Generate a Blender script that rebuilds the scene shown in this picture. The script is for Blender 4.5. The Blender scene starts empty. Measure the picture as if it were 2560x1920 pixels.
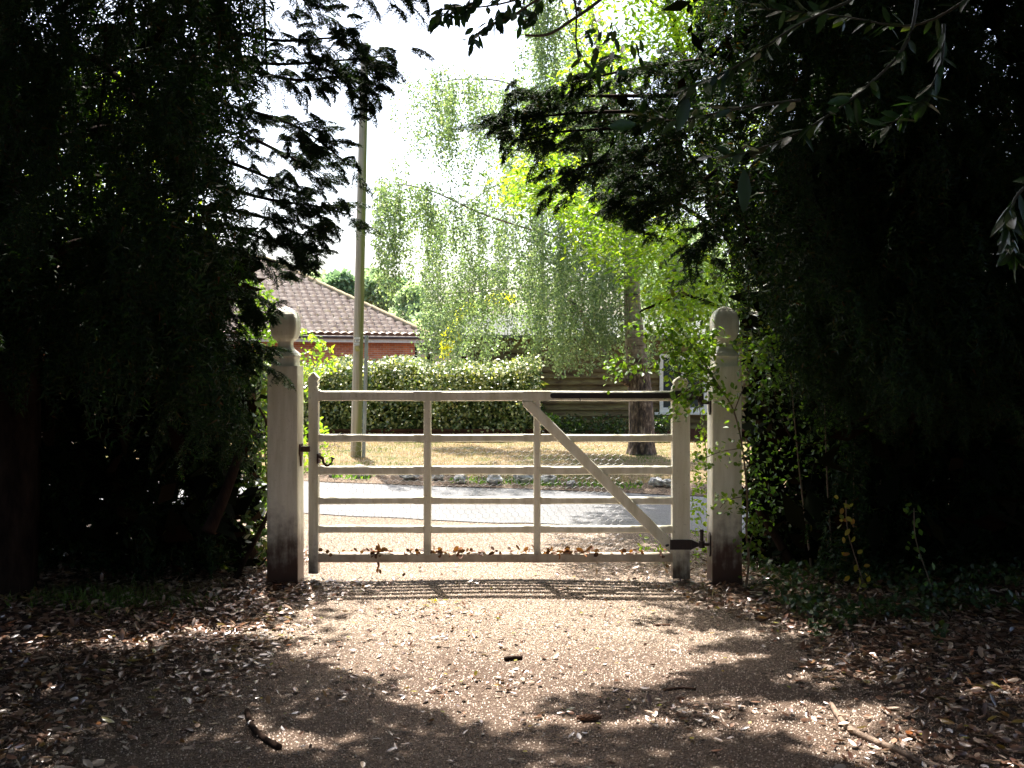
import bpy, math, random
import numpy as np
from mathutils import Vector, noise
R = math.radians
rng = np.random.default_rng(7)
random.seed(7)
sc = bpy.context.scene

# ------------------------------------------------------------------ camera, sky, sun, exposure
EYE, FPX = 1.6, 2600.0              # eye height, focal length in pixels of a 2560 wide picture
cam_d = bpy.data.cameras.new('camera')
cam = bpy.data.objects.new('camera', cam_d)
sc.collection.objects.link(cam)
cam.location = (0, 0, EYE)
cam.rotation_euler = (R(90), 0, 0)
cam_d.sensor_width = 36.0
cam_d.lens = FPX / 2560 * 36
cam_d.shift_y = -60 / 2560
cam_d.clip_end = 2000
cam_d.clip_start = 0.05
sc.camera = cam

SUNV = Vector((-0.12, 0.43, 1.0))
TX, TY = SUNV.x, SUNV.y             # horizontal shift of a shadow per metre of height
world = bpy.data.worlds.new("World")
sc.world = world
world.use_nodes = True
wn, wl = world.node_tree.nodes, world.node_tree.links
wn.clear()
sky = wn.new('ShaderNodeTexSky'); sky.sky_type = 'NISHITA'; sky.sun_disc = False
sky.sun_elevation = math.atan(1 / math.hypot(TX, TY))
sky.sun_rotation = math.atan2(TX, TY)
sky.dust_density = 5.0; sky.air_density = 1.0; sky.ozone_density = 1.0
bg = wn.new('ShaderNodeBackground'); bg.inputs['Strength'].default_value = 0.15
wo = wn.new('ShaderNodeOutputWorld')
wl.new(sky.outputs[0], bg.inputs[0]); wl.new(bg.outputs[0], wo.inputs[0])
sun_d = bpy.data.lights.new('sun', 'SUN'); sun_d.energy = 5.0; sun_d.angle = R(0.55)
sun_d.color = (1.0, 0.95, 0.87)
sun = bpy.data.objects.new('sun', sun_d); sc.collection.objects.link(sun)
sun.rotation_euler = SUNV.to_track_quat('Z', 'Y').to_euler()
sc.view_settings.view_transform = 'Standard'
sc.view_settings.look = 'None'
sc.view_settings.exposure = 1.85
sc.view_settings.gamma = 1.0
sc.cycles.max_bounces = 7
sc.cycles.diffuse_bounces = 4
sc.cycles.transmission_bounces = 5
sc.cycles.use_denoising = True
sc.cycles.use_adaptive_sampling = True

# ------------------------------------------------------------------ helpers
def P(px, py, d):
    """a point seen at this place of the 2560x1920 photograph, d metres away"""
    return Vector(((px - 1280) / FPX * d, d, EYE - (py - 900) / FPX * d))

def Pn(px, py, d):
    return np.stack([(px - 1280) / FPX * d, d, EYE - (py - 900) / FPX * d], -1)

def sstep(a, b, x):
    t = np.clip((x - a) / (b - a), 0, 1)
    return t * t * (3 - 2 * t)

def gh(x, y):
    """height of the ground"""
    x = np.asarray(x, float); y = np.asarray(y, float)
    near = 1 - sstep(8.6, 9.6, y)
    z = near * (0.014 * np.exp(-((x + .45) / 1.1) ** 2) * np.exp(-((y - 7.1) / 1.3) ** 2)
                + 0.14 * sstep(2.0, 3.8, x) + 0.05 * sstep(-2.0, -3.5, x)
                + 0.008 * np.sin(x * 2.3 + y) * np.sin(y * 1.9 - x * .7))
    far = sstep(13.0, 15.0, y + .3 * x)
    z = z + far * 0.03
    return z

def link(o, parent=None):
    sc.collection.objects.link(o)
    if parent is not None: o.parent = parent
    return o

def tag(o, label=None, cat=None, group=None, kind=None):
    if label: o['label'] = label
    if cat: o['category'] = cat
    if group: o['group'] = group
    if kind: o['kind'] = kind
    return o

def thing(name, label, cat, loc=(0, 0, 0), group=None):
    o = bpy.data.objects.new(name, None)
    o.empty_display_size = .2
    o.location = loc
    link(o)
    return tag(o, label, cat, group)

def obj(name, V, F, mat, parent=None, smooth=False):
    """one mesh object; V in world space, moved into its parent's space"""
    me = bpy.data.meshes.new(name)
    V = np.asarray(V, dtype=np.float32)
    if parent is not None:
        off = Vector(parent.location)
        q = parent
        while q.parent is not None:
            q = q.parent; off += Vector(q.location)
        V = V - np.array(off, dtype=np.float32)
    if isinstance(F, np.ndarray):
        n, k = F.shape
        me.vertices.add(len(V)); me.vertices.foreach_set('co', V.ravel())
        me.loops.add(n * k); me.loops.foreach_set('vertex_index', F.ravel().astype(np.int32))
        me.polygons.add(n)
        me.polygons.foreach_set('loop_start', np.arange(0, n * k, k, dtype=np.int32))
        me.polygons.foreach_set('loop_total', np.full(n, k, dtype=np.int32))
        me.update(calc_edges=True)
    else:
        me.from_pydata([tuple(map(float, v)) for v in V], [], F)
    if smooth:
        me.polygons.foreach_set('use_smooth', np.ones(len(me.polygons), bool))
    if mat is not None: me.materials.append(mat)
    o = bpy.data.objects.new(name, me)
    return link(o, parent)

class MB:
    def __init__(s): s.v = []; s.f = []
    def add(s, V, F):
        n = len(s.v)
        s.v += [tuple(v) for v in V]
        s.f += [tuple(i + n for i in f) for f in F]
        return s
    def box(s, x0, x1, y0, y1, z0, z1):
        V = [(x, y, z) for z in (z0, z1) for y in (y0, y1) for x in (x0, x1)]
        return s.add(V, [(0, 2, 3, 1), (4, 5, 7, 6), (0, 1, 5, 4), (2, 6, 7, 3), (0, 4, 6, 2), (1, 3, 7, 5)])
    def prism(s, outline, a, b, axis='y'):
        """outline in the plane across axis, from a to b"""
        n = len(outline)
        def mk(p, t): return (p[0], t, p[1]) if axis == 'y' else ((t, p[0], p[1]) if axis == 'x' else (p[0], p[1], t))
        V = [mk(p, a) for p in outline] + [mk(p, b) for p in outline]
        F = [tuple(range(n)), tuple(range(2 * n - 1, n - 1, -1))]
        F += [(i, i + n, (i + 1) % n + n, (i + 1) % n) for i in range(n)]
        return s.add(V, F)
    def tube(s, pts, rad, sides=8, cap=True):
        pts = [Vector(p) for p in pts]
        if not hasattr(rad, '__len__'): rad = [rad] * len(pts)
        V, F = [], []
        up = Vector((0, 0, 1))
        for i, p in enumerate(pts):
            t = (pts[min(i + 1, len(pts) - 1)] - pts[max(i - 1, 0)])
            if t.length < 1e-9: t = Vector((0, 0, 1))
            t.normalize()
            a = t.cross(up if abs(t.z) < .95 else Vector((1, 0, 0))).normalized()
            b = t.cross(a)
            for k in range(sides):
                an = 2 * math.pi * k / sides
                V.append(p + (a * math.cos(an) + b * math.sin(an)) * rad[i])
        for i in range(len(pts) - 1):
            for k in range(sides):
                k2 = (k + 1) % sides
                F.append((i * sides + k, (i + 1) * sides + k, (i + 1) * sides + k2, i * sides + k2))
        if cap:
            F.append(tuple(range(sides)))
            F.append(tuple(reversed([len(V) - sides + k for k in range(sides)])))
        return s.add(V, F)
    def build(s, name, mat, parent=None, smooth=False, bevel=0, seg=2):
        o = obj(name, s.v, s.f, mat, parent, smooth)
        if bevel:
            m = o.modifiers.new('bevel', 'BEVEL'); m.width = bevel; m.segments = seg
            m.limit_method = 'ANGLE'; m.angle_limit = R(35)
        return o

def smooth_path(pts, n=6):
    pts = [Vector(p) for p in pts]
    out = []
    for i in range(len(pts) - 1):
        p0 = pts[max(i - 1, 0)]; p1 = pts[i]; p2 = pts[i + 1]; p3 = pts[min(i + 2, len(pts) - 1)]
        for k in range(n):
            t = k / n
            out.append(.5 * ((2 * p1) + (p2 - p0) * t + (2 * p0 - 5 * p1 + 4 * p2 - p3) * t * t + (-p0 + 3 * p1 - 3 * p2 + p3) * t ** 3))
    out.append(pts[-1])
    return out

def taper(n, a, b, pw=1.0):
    return [a + (b - a) * (i / max(n - 1, 1)) ** pw for i in range(n)]

def norm(a):
    return a / np.maximum(np.linalg.norm(a, axis=-1, keepdims=True), 1e-9)

# leaf templates: x across, y along, z out of the blade
T_NEEDLE = (np.array([(-.5, 0, 0), (.5, 0, 0), (0, 1, 0)]), np.array([(0, 1, 2)]))
T_LEAF = (np.array([(0, 0, 0), (-.5, .42, .12), (0, 1, 0), (.5, .42, .12)]), np.array([(0, 2, 1), (0, 3, 2)]))
T_BIG = (np.array([(0, 0, 0), (-.34, .2, .07), (-.5, .5, .1), (-.3, .8, .06), (0, 1, -.06), (.3, .8, .06), (.5, .5, .1), (.34, .2, .07), (0, .25, -.01), (0, .6, -.02)]),
         np.array([(0, 8, 1), (1, 8, 2), (8, 9, 2), (2, 9, 3), (3, 9, 4), (0, 7, 8), (7, 6, 8), (8, 6, 9), (9, 6, 5), (9, 5, 4)]))
T_CURL = (np.array([(0, 0, 0), (-.42, .3, .16), (-.46, .68, .20), (0, 1, .16), (.46, .68, .10), (.42, .3, .06), (0, .5, -.03)]),
          np.array([(0, 6, 1), (1, 6, 2), (2, 6, 3), (3, 6, 4), (4, 6, 5), (5, 6, 0)]))

def scatter(T, pos, ydir, nrm, length, width, zs=None):
    tv, tf = T
    y = norm(ydir)
    n = nrm - (nrm * y).sum(-1, keepdims=True) * y
    n = norm(n); x = np.cross(y, n)
    N = len(pos)
    L = np.broadcast_to(length, (N,)).astype(float)[:, None, None]; W = np.broadcast_to(width, (N,)).astype(float)[:, None, None]
    Z = W if zs is None else np.broadcast_to(zs, (N,)).astype(float)[:, None, None]
    V = pos[:, None, :] + x[:, None, :] * tv[None, :, 0:1] * W + y[:, None, :] * tv[None, :, 1:2] * L + n[:, None, :] * tv[None, :, 2:3] * Z
    F = tf[None] + (np.arange(N) * len(tv))[:, None, None]
    return V.reshape(-1, 3), F.reshape(-1, 3)

def join(parts):
    Vs, Fs, n = [], [], 0
    for V, F in parts:
        Vs.append(V); Fs.append(F + n); n += len(V)
    return np.concatenate(Vs), np.concatenate(Fs)

def rdir(n, down=0.0):
    v = rng.normal(size=(n, 3)); v[:, 2] -= down
    return norm(v)

def inpoly(px, py, poly):
    px = np.asarray(px); py = np.asarray(py)
    c = np.zeros(px.shape, bool)
    n = len(poly)
    for i in range(n):
        x1, y1 = poly[i]; x2, y2 = poly[(i + 1) % n]
        cond = ((y1 > py) != (y2 > py))
        xs = (x2 - x1) * (py - y1) / ((y2 - y1) if y2 != y1 else 1e-9) + x1
        c ^= cond & (px < xs)
    return c

def samp(poly, n, d0, d1):
    """n points of a volume d0..d1 metres away whose outline is poly"""
    xs = [p[0] for p in poly]; ys = [p[1] for p in poly]
    out = []
    m = 0
    while m < n:
        px = rng.uniform(min(xs), max(xs), n * 2); py = rng.uniform(min(ys), max(ys), n * 2)
        k = inpoly(px, py, poly)
        px, py = px[k], py[k]
        d = rng.uniform(d0, d1, len(px))
        out.append(Pn(px, py, d)); m += len(px)
    return np.concatenate(out)[:n]

def pxy(p):
    return 1280 + FPX * p[:, 0] / p[:, 1], 900 - FPX * (p[:, 2] - EYE) / p[:, 1]

SPOTS = ((-2.15, 5.78, .55, .11), (-1.55, 6.05, .4, .10), (1.55, 5.15, .34, .11), (.62, 4.72, .4, .13), (-.35, 5.25, .35, .12), (-2.4, 4.7, .3, .07),
         (-.95, 4.3, .3, .1), (1.95, 5.5, .25, .08), (-1.9, 4.35, .25, .08), (.1, 5.6, 1.2, .12), (1.3, 5.95, .5, .10), (2.35, 4.9, .25, .09), (-2.75, 5.6, .2, .08), (-1.25, 5.55, .3, .08), (.35, 5.05, .6, .15), (.8, 5.3, .45, .10), (0, 4.72, .35, .08), (.3, 5.42, .8, .10), (-.75, 5.35, .3, .10), (-.3, 4.95, .35, .11), (.25, 4.6, .55, .10), (1.0, 4.72, .35, .10), (-.55, 4.55, .25, .07), (1.35, 5.5, .3, .06), (1.0, 5.12, .35, .07), (-1.0, 5.12, .3, .08), (-1.35, 4.85, .25, .07), (1.6, 4.6, .3, .08))
def openings(p, grow=.06):
    """keeps what does not stand in the shafts of sun that reach the ground"""
    gx, gy = p[:, 0] - TX * p[:, 2], p[:, 1] - TY * p[:, 2]
    k = np.ones(len(p), bool)
    for sx, sy, rx, ry in SPOTS:
        k &= (((gx - sx) / (rx + grow)) ** 2 + ((gy - sy) / (ry + grow)) ** 2) > 1
    return k

def inside(p, poly, m, low=850):
    """keeps points whose sprays stay within the tree's own outline, and off the ground near the camera"""
    x, y = pxy(p)
    k = inpoly(x + m, y, poly) & inpoly(x + m * .7, y + abs(m) * .8, poly)
    return k & ((y < low) | ((p[:, 1] > 7.25) & (y < 1360)))

def n3(p, s, seed=0.0):
    return np.array([noise.noise(Vector((a * s + seed, b * s + 7.3, c * s - seed))) for a, b, c in p])

# ------------------------------------------------------------------ materials
def mat(name):
    m = bpy.data.materials.new(name); m.use_nodes = True
    nt = m.node_tree; nt.nodes.clear()
    return m, nt.nodes, nt.links

def ramp(N, L, fac, stops):
    r = N.new('ShaderNodeValToRGB')
    e = r.color_ramp.elements
    while len(e) < len(stops): e.new(.5)
    for el, (p, c) in zip(e, stops): el.position = p; el.color = (*c, 1)
    L.new(fac, r.inputs[0])
    return r.outputs[0]

def noisetex(N, L, vec, scale, detail=4, rough=.6):
    t = N.new('ShaderNodeTexNoise'); t.inputs['Scale'].default_value = scale
    t.inputs['Detail'].default_value = detail; t.inputs['Roughness'].default_value = rough
    if vec is not None: L.new(vec, t.inputs['Vector'])
    return t

def mixc(N, L, a, b, fac, mode='MIX'):
    m = N.new('ShaderNodeMix'); m.data_type = 'RGBA'; m.blend_type = mode
    for s, v in (('A', a), ('B', b)):
        i = [q for q in m.inputs if q.name == s and q.type == 'RGBA'][0]
        if isinstance(v, tuple): i.default_value = (*v, 1)
        else: L.new(v, i)
    f = m.inputs[0]
    if isinstance(fac, (int, float)): f.default_value = fac
    else: L.new(fac, f)
    return [q for q in m.outputs if q.type == 'RGBA'][0]

def foliage(name, stops, trans=.4, rough=.45, spec=.4, tcol=1.6, tb=.35):
    m, N, L = mat(name)
    g = N.new('ShaderNodeNewGeometry')
    col = ramp(N, L, g.outputs['Random Per Island'], stops)
    b = N.new('ShaderNodeBsdfPrincipled'); L.new(col, b.inputs['Base Color'])
    b.inputs['Roughness'].default_value = rough; b.inputs['Specular IOR Level'].default_value = spec
    t = N.new('ShaderNodeBsdfTranslucent')
    tc = mixc(N, L, col, (tcol, tcol * 1.05, tcol * tb), 1.0, 'MULTIPLY')
    L.new(tc, t.inputs['Color'])
    x = N.new('ShaderNodeMixShader'); x.inputs[0].default_value = trans
    L.new(b.outputs[0], x.inputs[1]); L.new(t.outputs[0], x.inputs[2])
    o = N.new('ShaderNodeOutputMaterial'); L.new(x.outputs[0], o.inputs[0])
    return m

def solid(name, stops, scale=8, rough=.6, spec=.3, bump=0.0, bscale=40, vecscale=(1, 1, 1), metal=0):
    m, N, L = mat(name)
    tc = N.new('ShaderNodeTexCoord')
    mp = N.new('ShaderNodeMapping'); mp.inputs['Scale'].default_value = vecscale
    L.new(tc.outputs['Object'], mp.inputs[0])
    t = noisetex(N, L, mp.outputs[0], scale)
    col = ramp(N, L, t.outputs['Fac'], stops)
    b = N.new('ShaderNodeBsdfPrincipled'); L.new(col, b.inputs['Base Color'])
    b.inputs['Roughness'].default_value = rough; b.inputs['Specular IOR Level'].default_value = spec
    b.inputs['Metallic'].default_value = metal
    if bump:
        t2 = noisetex(N, L, mp.outputs[0], bscale, 5)
        bp = N.new('ShaderNodeBump'); bp.inputs['Strength'].default_value = bump; bp.inputs['Distance'].default_value = .01
        L.new(t2.outputs['Fac'], bp.inputs['Height']); L.new(bp.outputs[0], b.inputs['Normal'])
    o = N.new('ShaderNodeOutputMaterial'); L.new(b.outputs[0], o.inputs[0])
    return m

def paint(name, base=(.90, .87, .75), soil=(.10, .065, .04), top=.42, bot=.02, spotty=.5):
    """white gloss paint, splashed brown with dirt near the ground and speckled"""
    m, N, L = mat(name)
    g = N.new('ShaderNodeNewGeometry')
    sx = N.new('ShaderNodeSeparateXYZ'); L.new(g.outputs['Position'], sx.inputs[0])
    nz = noisetex(N, L, g.outputs['Position'], 9, 5)
    mp = N.new('ShaderNodeMapping'); mp.inputs['Scale'].default_value = (30, 30, 4); L.new(g.outputs['Position'], mp.inputs[0])
    nz2 = noisetex(N, L, mp.outputs[0], 1, 4)
    ad = N.new('ShaderNodeMath'); ad.operation = 'MULTIPLY_ADD'; L.new(nz.outputs['Fac'], ad.inputs[0]); ad.inputs[1].default_value = -.5
    L.new(sx.outputs['Z'], ad.inputs[2])
    ad2 = N.new('ShaderNodeMath'); ad2.operation = 'MULTIPLY_ADD'; L.new(nz2.outputs['Fac'], ad2.inputs[0]); ad2.inputs[1].default_value = -.35
    L.new(ad.outputs[0], ad2.inputs[2])
    mr = N.new('ShaderNodeMapRange'); mr.inputs['From Min'].default_value = bot - .42; mr.inputs['From Max'].default_value = top - .42
    mr.inputs['To Min'].default_value = 1; mr.inputs['To Max'].default_value = 0
    mr.interpolation_type = 'SMOOTHSTEP'
    L.new(ad2.outputs[0], mr.inputs['Value'])
    fine = noisetex(N, L, g.outputs['Position'], 60, 4)
    fr = ramp(N, L, fine.outputs['Fac'], [(0, (0, 0, 0)), (.60, (0, 0, 0)), (.72, (1, 1, 1))])
    grime = noisetex(N, L, mp.outputs[0], .5, 6)
    gc = ramp(N, L, grime.outputs['Fac'], [(.3, (.74, .73, .64)), (.62, (1, 1, 1))])
    c0 = mixc(N, L, base, gc, 1.0, 'MULTIPLY')
    sp = N.new('ShaderNodeMath'); sp.operation = 'MULTIPLY'; L.new(fr, sp.inputs[0]); sp.inputs[1].default_value = spotty * .6
    c1 = mixc(N, L, c0, (.34, .29, .22), sp.outputs[0])
    c2 = mixc(N, L, c1, soil, mr.outputs[0])
    b = N.new('ShaderNodeBsdfPrincipled'); L.new(c2, b.inputs['Base Color'])
    b.inputs['Roughness'].default_value = .42; b.inputs['Specular IOR Level'].default_value = .4
    bp = N.new('ShaderNodeBump'); bp.inputs['Strength'].default_value = .25; bp.inputs['Distance'].default_value = .004
    L.new(nz2.outputs['Fac'], bp.inputs['Height']); L.new(bp.outputs[0], b.inputs['Normal'])
    o = N.new('ShaderNodeOutputMaterial'); L.new(b.outputs[0], o.inputs[0])
    return m

def gravel(name, stops, scale=130, rough=.75, spec=.35, bump=1.0, dist=.010, patch=None, under=None):
    m, N, L = mat(name)
    g = N.new('ShaderNodeNewGeometry')
    v = N.new('ShaderNodeTexVoronoi'); v.inputs['Scale'].default_value = scale
    L.new(g.outputs['Position'], v.inputs['Vector'])
    sep = N.new('ShaderNodeSeparateColor'); L.new(v.outputs['Color'], sep.inputs[0])
    col = ramp(N, L, sep.outputs[0], stops)
    big = noisetex(N, L, g.outputs['Position'], 1.6, 5)
    bc = ramp(N, L, big.outputs['Fac'], [(.3, (.72, .68, .64)), (.7, (1.05, 1.04, 1.02))])
    col = mixc(N, L, col, bc, 1.0, 'MULTIPLY')
    if patch:
        pn = noisetex(N, L, g.outputs['Position'], 3.0, 6)
        pf = ramp(N, L, pn.outputs['Fac'], [(.5, (0, 0, 0)), (.68, (1, 1, 1))])
        col = mixc(N, L, col, patch, pf)
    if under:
        # tree shade painted into the near gravel colour, along with red-brown leaf mould
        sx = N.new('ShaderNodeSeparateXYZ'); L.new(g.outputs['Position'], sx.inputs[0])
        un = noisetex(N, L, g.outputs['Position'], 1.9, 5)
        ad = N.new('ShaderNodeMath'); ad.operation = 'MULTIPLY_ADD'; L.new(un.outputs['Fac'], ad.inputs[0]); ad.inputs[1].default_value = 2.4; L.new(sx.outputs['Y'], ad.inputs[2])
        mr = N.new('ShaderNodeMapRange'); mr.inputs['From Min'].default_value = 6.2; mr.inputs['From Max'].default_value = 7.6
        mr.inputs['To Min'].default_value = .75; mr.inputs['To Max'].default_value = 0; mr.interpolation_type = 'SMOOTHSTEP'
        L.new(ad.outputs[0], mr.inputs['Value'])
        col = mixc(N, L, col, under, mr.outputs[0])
    b = N.new('ShaderNodeBsdfPrincipled'); L.new(col, b.inputs['Base Color'])
    b.inputs['Roughness'].default_value = rough; b.inputs['Specular IOR Level'].default_value = spec
    nf = noisetex(N, L, g.outputs['Position'], scale * .35, 3)
    hm = N.new('ShaderNodeMath'); hm.operation = 'MULTIPLY_ADD'
    L.new(v.outputs['Distance'], hm.inputs[0]); hm.inputs[1].default_value = -1.0; L.new(nf.outputs['Fac'], hm.inputs[2])
    bp = N.new('ShaderNodeBump'); bp.inputs['Strength'].default_value = bump; bp.inputs['Distance'].default_value = dist
    L.new(hm.outputs[0], bp.inputs['Height']); L.new(bp.outputs[0], b.inputs['Normal'])
    o = N.new('ShaderNodeOutputMaterial'); L.new(b.outputs[0], o.inputs[0])
    return m

M_WHITE = paint('white_paint', soil=(.07, .033, .02), top=.62, bot=.14)
M_WHITE_GATE = paint('white_gate_paint', top=.34, bot=-.02, spotty=.8)
M_RAIL_LOW = paint('dirty_rail_paint', base=(.62, .55, .45), soil=(.22, .14, .09), top=.30, bot=-.10, spotty=1)
M_IRON = solid('black_iron', [(.3, (.012, .008, .008)), (.7, (.035, .018, .015))], 30, .45, .5, .3, 80)
M_RUST = solid('rusty_iron', [(.3, (.02, .01, .008)), (.7, (.12, .05, .03))], 40, .6, .5, .4, 80)
M_WIRE = solid('galvanised_wire', [(.3, (.45, .46, .47)), (.7, (.6, .6, .6))], 30, .35, .5, metal=.9)
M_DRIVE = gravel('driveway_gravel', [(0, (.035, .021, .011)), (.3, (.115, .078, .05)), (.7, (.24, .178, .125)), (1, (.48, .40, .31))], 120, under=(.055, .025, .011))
M_SOIL = gravel('leafy_soil', [(0, (.018, .008, .005)), (.5, (.05, .024, .014)), (1, (.11, .06, .036))], 90, bump=1, dist=.01)
M_ROAD = gravel('road_asphalt', [(0, (.03, .03, .033)), (.5, (.085, .087, .094)), (1, (.17, .175, .185))], 160, .55, .5, .8, .003)
M_VERGE = gravel('verge_turf', [(0, (.11, .075, .042)), (.5, (.22, .16, .095)), (1, (.33, .26, .165))], 60, .9, .1, 1, .01, patch=(.08, .09, .035))
M_STRIP = gravel('verge_edge_soil', [(0, (.06, .045, .035)), (.5, (.14, .10, .075)), (1, (.28, .23, .18))], 70, .9, .1, 1, .01)
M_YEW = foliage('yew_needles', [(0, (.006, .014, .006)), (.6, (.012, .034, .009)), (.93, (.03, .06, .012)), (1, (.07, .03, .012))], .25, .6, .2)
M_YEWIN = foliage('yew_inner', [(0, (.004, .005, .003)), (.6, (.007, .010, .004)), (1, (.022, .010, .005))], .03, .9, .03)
M_YEWLIT = foliage('yew_young', [(0, (.03, .08, .015)), (1, (.07, .15, .03))], .45, .5, .4)
M_LIME = foliage('young_leaves', [(0, (.10, .18, .02)), (.5, (.16, .26, .03)), (1, (.26, .32, .04))], .55, .4, .4, 1.9)
M_MID = foliage('green_leaves', [(0, (.04, .09, .02)), (.6, (.08, .16, .03)), (1, (.14, .22, .04))], .5, .38, .5, 1.7)
M_BIRCH = foliage('birch_leaves', [(0, (.10, .155, .085)), (.6, (.165, .24, .13)), (1, (.34, .40, .27))], .45, .35, .7, 1.55, .5)
M_IVY = foliage('ivy_leaves', [(0, (.04, .08, .02)), (.4, (.12, .17, .045)), (.75, (.30, .32, .12)), (1, (.55, .52, .26))], .4, .3, .9, 1.4)
M_LAUREL = foliage('laurel_leaves', [(0, (.010, .028, .008)), (.8, (.022, .055, .012)), (1, (.06, .08, .015))], .25, .33, .6, 1.7)
M_DARKLEAF = foliage('dark_leaves', [(0, (.02, .04, .012)), (.8, (.04, .08, .02)), (1, (.09, .09, .02))], .3, .4, .5)
M_FAR = foliage('distant_leaves', [(0, (.24, .32, .20)), (.6, (.33, .42, .27)), (1, (.44, .50, .34))], .55, .6, .3, 1.4, .7)  # haze put into both distant leaf colours: paler, less saturated
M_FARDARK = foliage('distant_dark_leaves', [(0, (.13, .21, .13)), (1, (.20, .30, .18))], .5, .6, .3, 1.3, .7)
M_GOLD = foliage('golden_leaves', [(0, (.55, .55, .02)), (1, (.85, .80, .04))], .5, .5, .3, 1.4)
M_LITTER = foliage('dry_leaves', [(0, (.04, .014, .007)), (.35, (.12, .052, .028)), (.66, (.22, .12, .075)), (.88, (.46, .35, .27)), (.96, (.30, .09, .03)), (1, (.25, .24, .05))], .10, .30, .9, 1.1)
M_GOLDFALL = foliage('yellow_leaves', [(0, (.16, .18, .03)), (.6, (.34, .28, .04)), (1, (.30, .12, .03))], .4, .5, .4, 1.2)
M_GRASS = foliage('dry_grass_blades', [(0, (.11, .10, .04)), (.5, (.28, .215, .125)), (1, (.44, .36, .225))], .35, .6, .3, 1.2)
M_GRASSG = foliage('green_grass_blades', [(0, (.06, .10, .02)), (1, (.13, .19, .05))], .4, .6, .3, 1.4)
M_BARK = solid('brown_bark', [(.3, (.010, .006, .005)), (.7, (.042, .026, .019))], 12, .9, .05, 1.0, 30, (1, 1, .3))
M_TWIG = solid('twig_bark', [(.3, (.10, .07, .045)), (.7, (.22, .16, .11))], 30, .8, .2, .5, 80)
M_LAURTWIG = solid('laurel_bark', [(.3, (.03, .03, .015)), (.7, (.07, .06, .035))], 30, .5, .4)
M_STICK = solid('stick_bark', [(.3, (.12, .08, .055)), (.7, (.30, .21, .15))], 25, .7, .3, .8, 60)
M_STONE = solid('white_flint', [(.3, (.18, .17, .17)), (.5, (.5, .49, .48)), (.7, (.78, .77, .74))], 14, .7, .3, 1, 30)
M_POLE = None
M_FASCIA = solid('dark_gutter', [(.3, (.05, .035, .03)), (.7, (.08, .06, .05))], 10, .5, .4)
M_CREAM = solid('cream_paint', [(.3, (.6, .56, .46)), (.7, (.75, .71, .6))], 10, .6, .3)
M_WINFRAME = solid('white_window_paint', [(.3, (.66, .66, .62)), (.7, (.8, .8, .77))], 20, .5, .3)

def brick_mat():
    m, N, L = mat('orange_brick')
    tc = N.new('ShaderNodeTexCoord')
    sx = N.new('ShaderNodeSeparateXYZ'); L.new(tc.outputs['Object'], sx.inputs[0])
    cb = N.new('ShaderNodeCombineXYZ'); L.new(sx.outputs['X'], cb.inputs['X']); L.new(sx.outputs['Z'], cb.inputs['Y'])
    b = N.new('ShaderNodeTexBrick'); L.new(cb.outputs[0], b.inputs['Vector'])
    b.inputs['Scale'].default_value = 1; b.inputs['Brick Width'].default_value = .225; b.inputs['Row Height'].default_value = .075
    b.inputs['Mortar Size'].default_value = .008
    b.inputs['Color1'].default_value = (.62, .21, .085, 1); b.inputs['Color2'].default_value = (.42, .12, .05, 1); b.inputs['Mortar'].default_value = (.5, .36, .27, 1)
    n = noisetex(N, L, tc.outputs['Object'], 3)
    c = mixc(N, L, b.outputs['Color'], ramp(N, L, n.outputs['Fac'], [(.3, (.8, .8, .8)), (.7, (1.1, 1.1, 1.1))]), 1, 'MULTIPLY')
    p = N.new('ShaderNodeBsdfPrincipled'); L.new(c, p.inputs['Base Color']); p.inputs['Roughness'].default_value = .85
    o = N.new('ShaderNodeOutputMaterial'); L.new(p.outputs[0], o.inputs[0])
    return m
M_BRICK = brick_mat()

def pole_mat():
    m, N, L = mat('weathered_pole')
    g = N.new('ShaderNodeTexCoord')
    mp = N.new('ShaderNodeMapping'); mp.inputs['Scale'].default_value = (30, 30, 1.2); L.new(g.outputs['Object'], mp.inputs[0])
    n = noisetex(N, L, mp.outputs[0], 1, 5)
    c = ramp(N, L, n.outputs['Fac'], [(.3, (.26, .22, .16)), (.6, (.42, .37, .29)), (.8, (.5, .45, .37))])
    mp2 = N.new('ShaderNodeMapping'); mp2.inputs['Scale'].default_value = (6, 6, .8); L.new(g.outputs['Object'], mp2.inputs[0])
    n2 = noisetex(N, L, mp2.outputs[0], 1, 3)
    gn = N.new('ShaderNodeNewGeometry')
    sx = N.new('ShaderNodeSeparateXYZ'); L.new(gn.outputs['Normal'], sx.inputs[0])
    # algae grows on one side of the pole
    ad = N.new('ShaderNodeMath'); ad.operation = 'MULTIPLY_ADD'; L.new(sx.outputs['X'], ad.inputs[0]); ad.inputs[1].default_value = .55; L.new(n2.outputs['Fac'], ad.inputs[2])
    f = ramp(N, L, ad.outputs[0], [(.60, (0, 0, 0)), (.82, (.8, .8, .8))])
    c = mixc(N, L, c, (.17, .20, .04), f)
    b = N.new('ShaderNodeBsdfPrincipled'); L.new(c, b.inputs['Base Color']); b.inputs['Roughness'].default_value = .8
    bp = N.new('ShaderNodeBump'); bp.inputs['Strength'].default_value = .5; bp.inputs['Distance'].default_value = .01
    L.new(n.outputs['Fac'], bp.inputs['Height']); L.new(bp.outputs[0], b.inputs['Normal'])
    o = N.new('ShaderNodeOutputMaterial'); L.new(b.outputs[0], o.inputs[0])
    return m
M_POLE = pole_mat()

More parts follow.
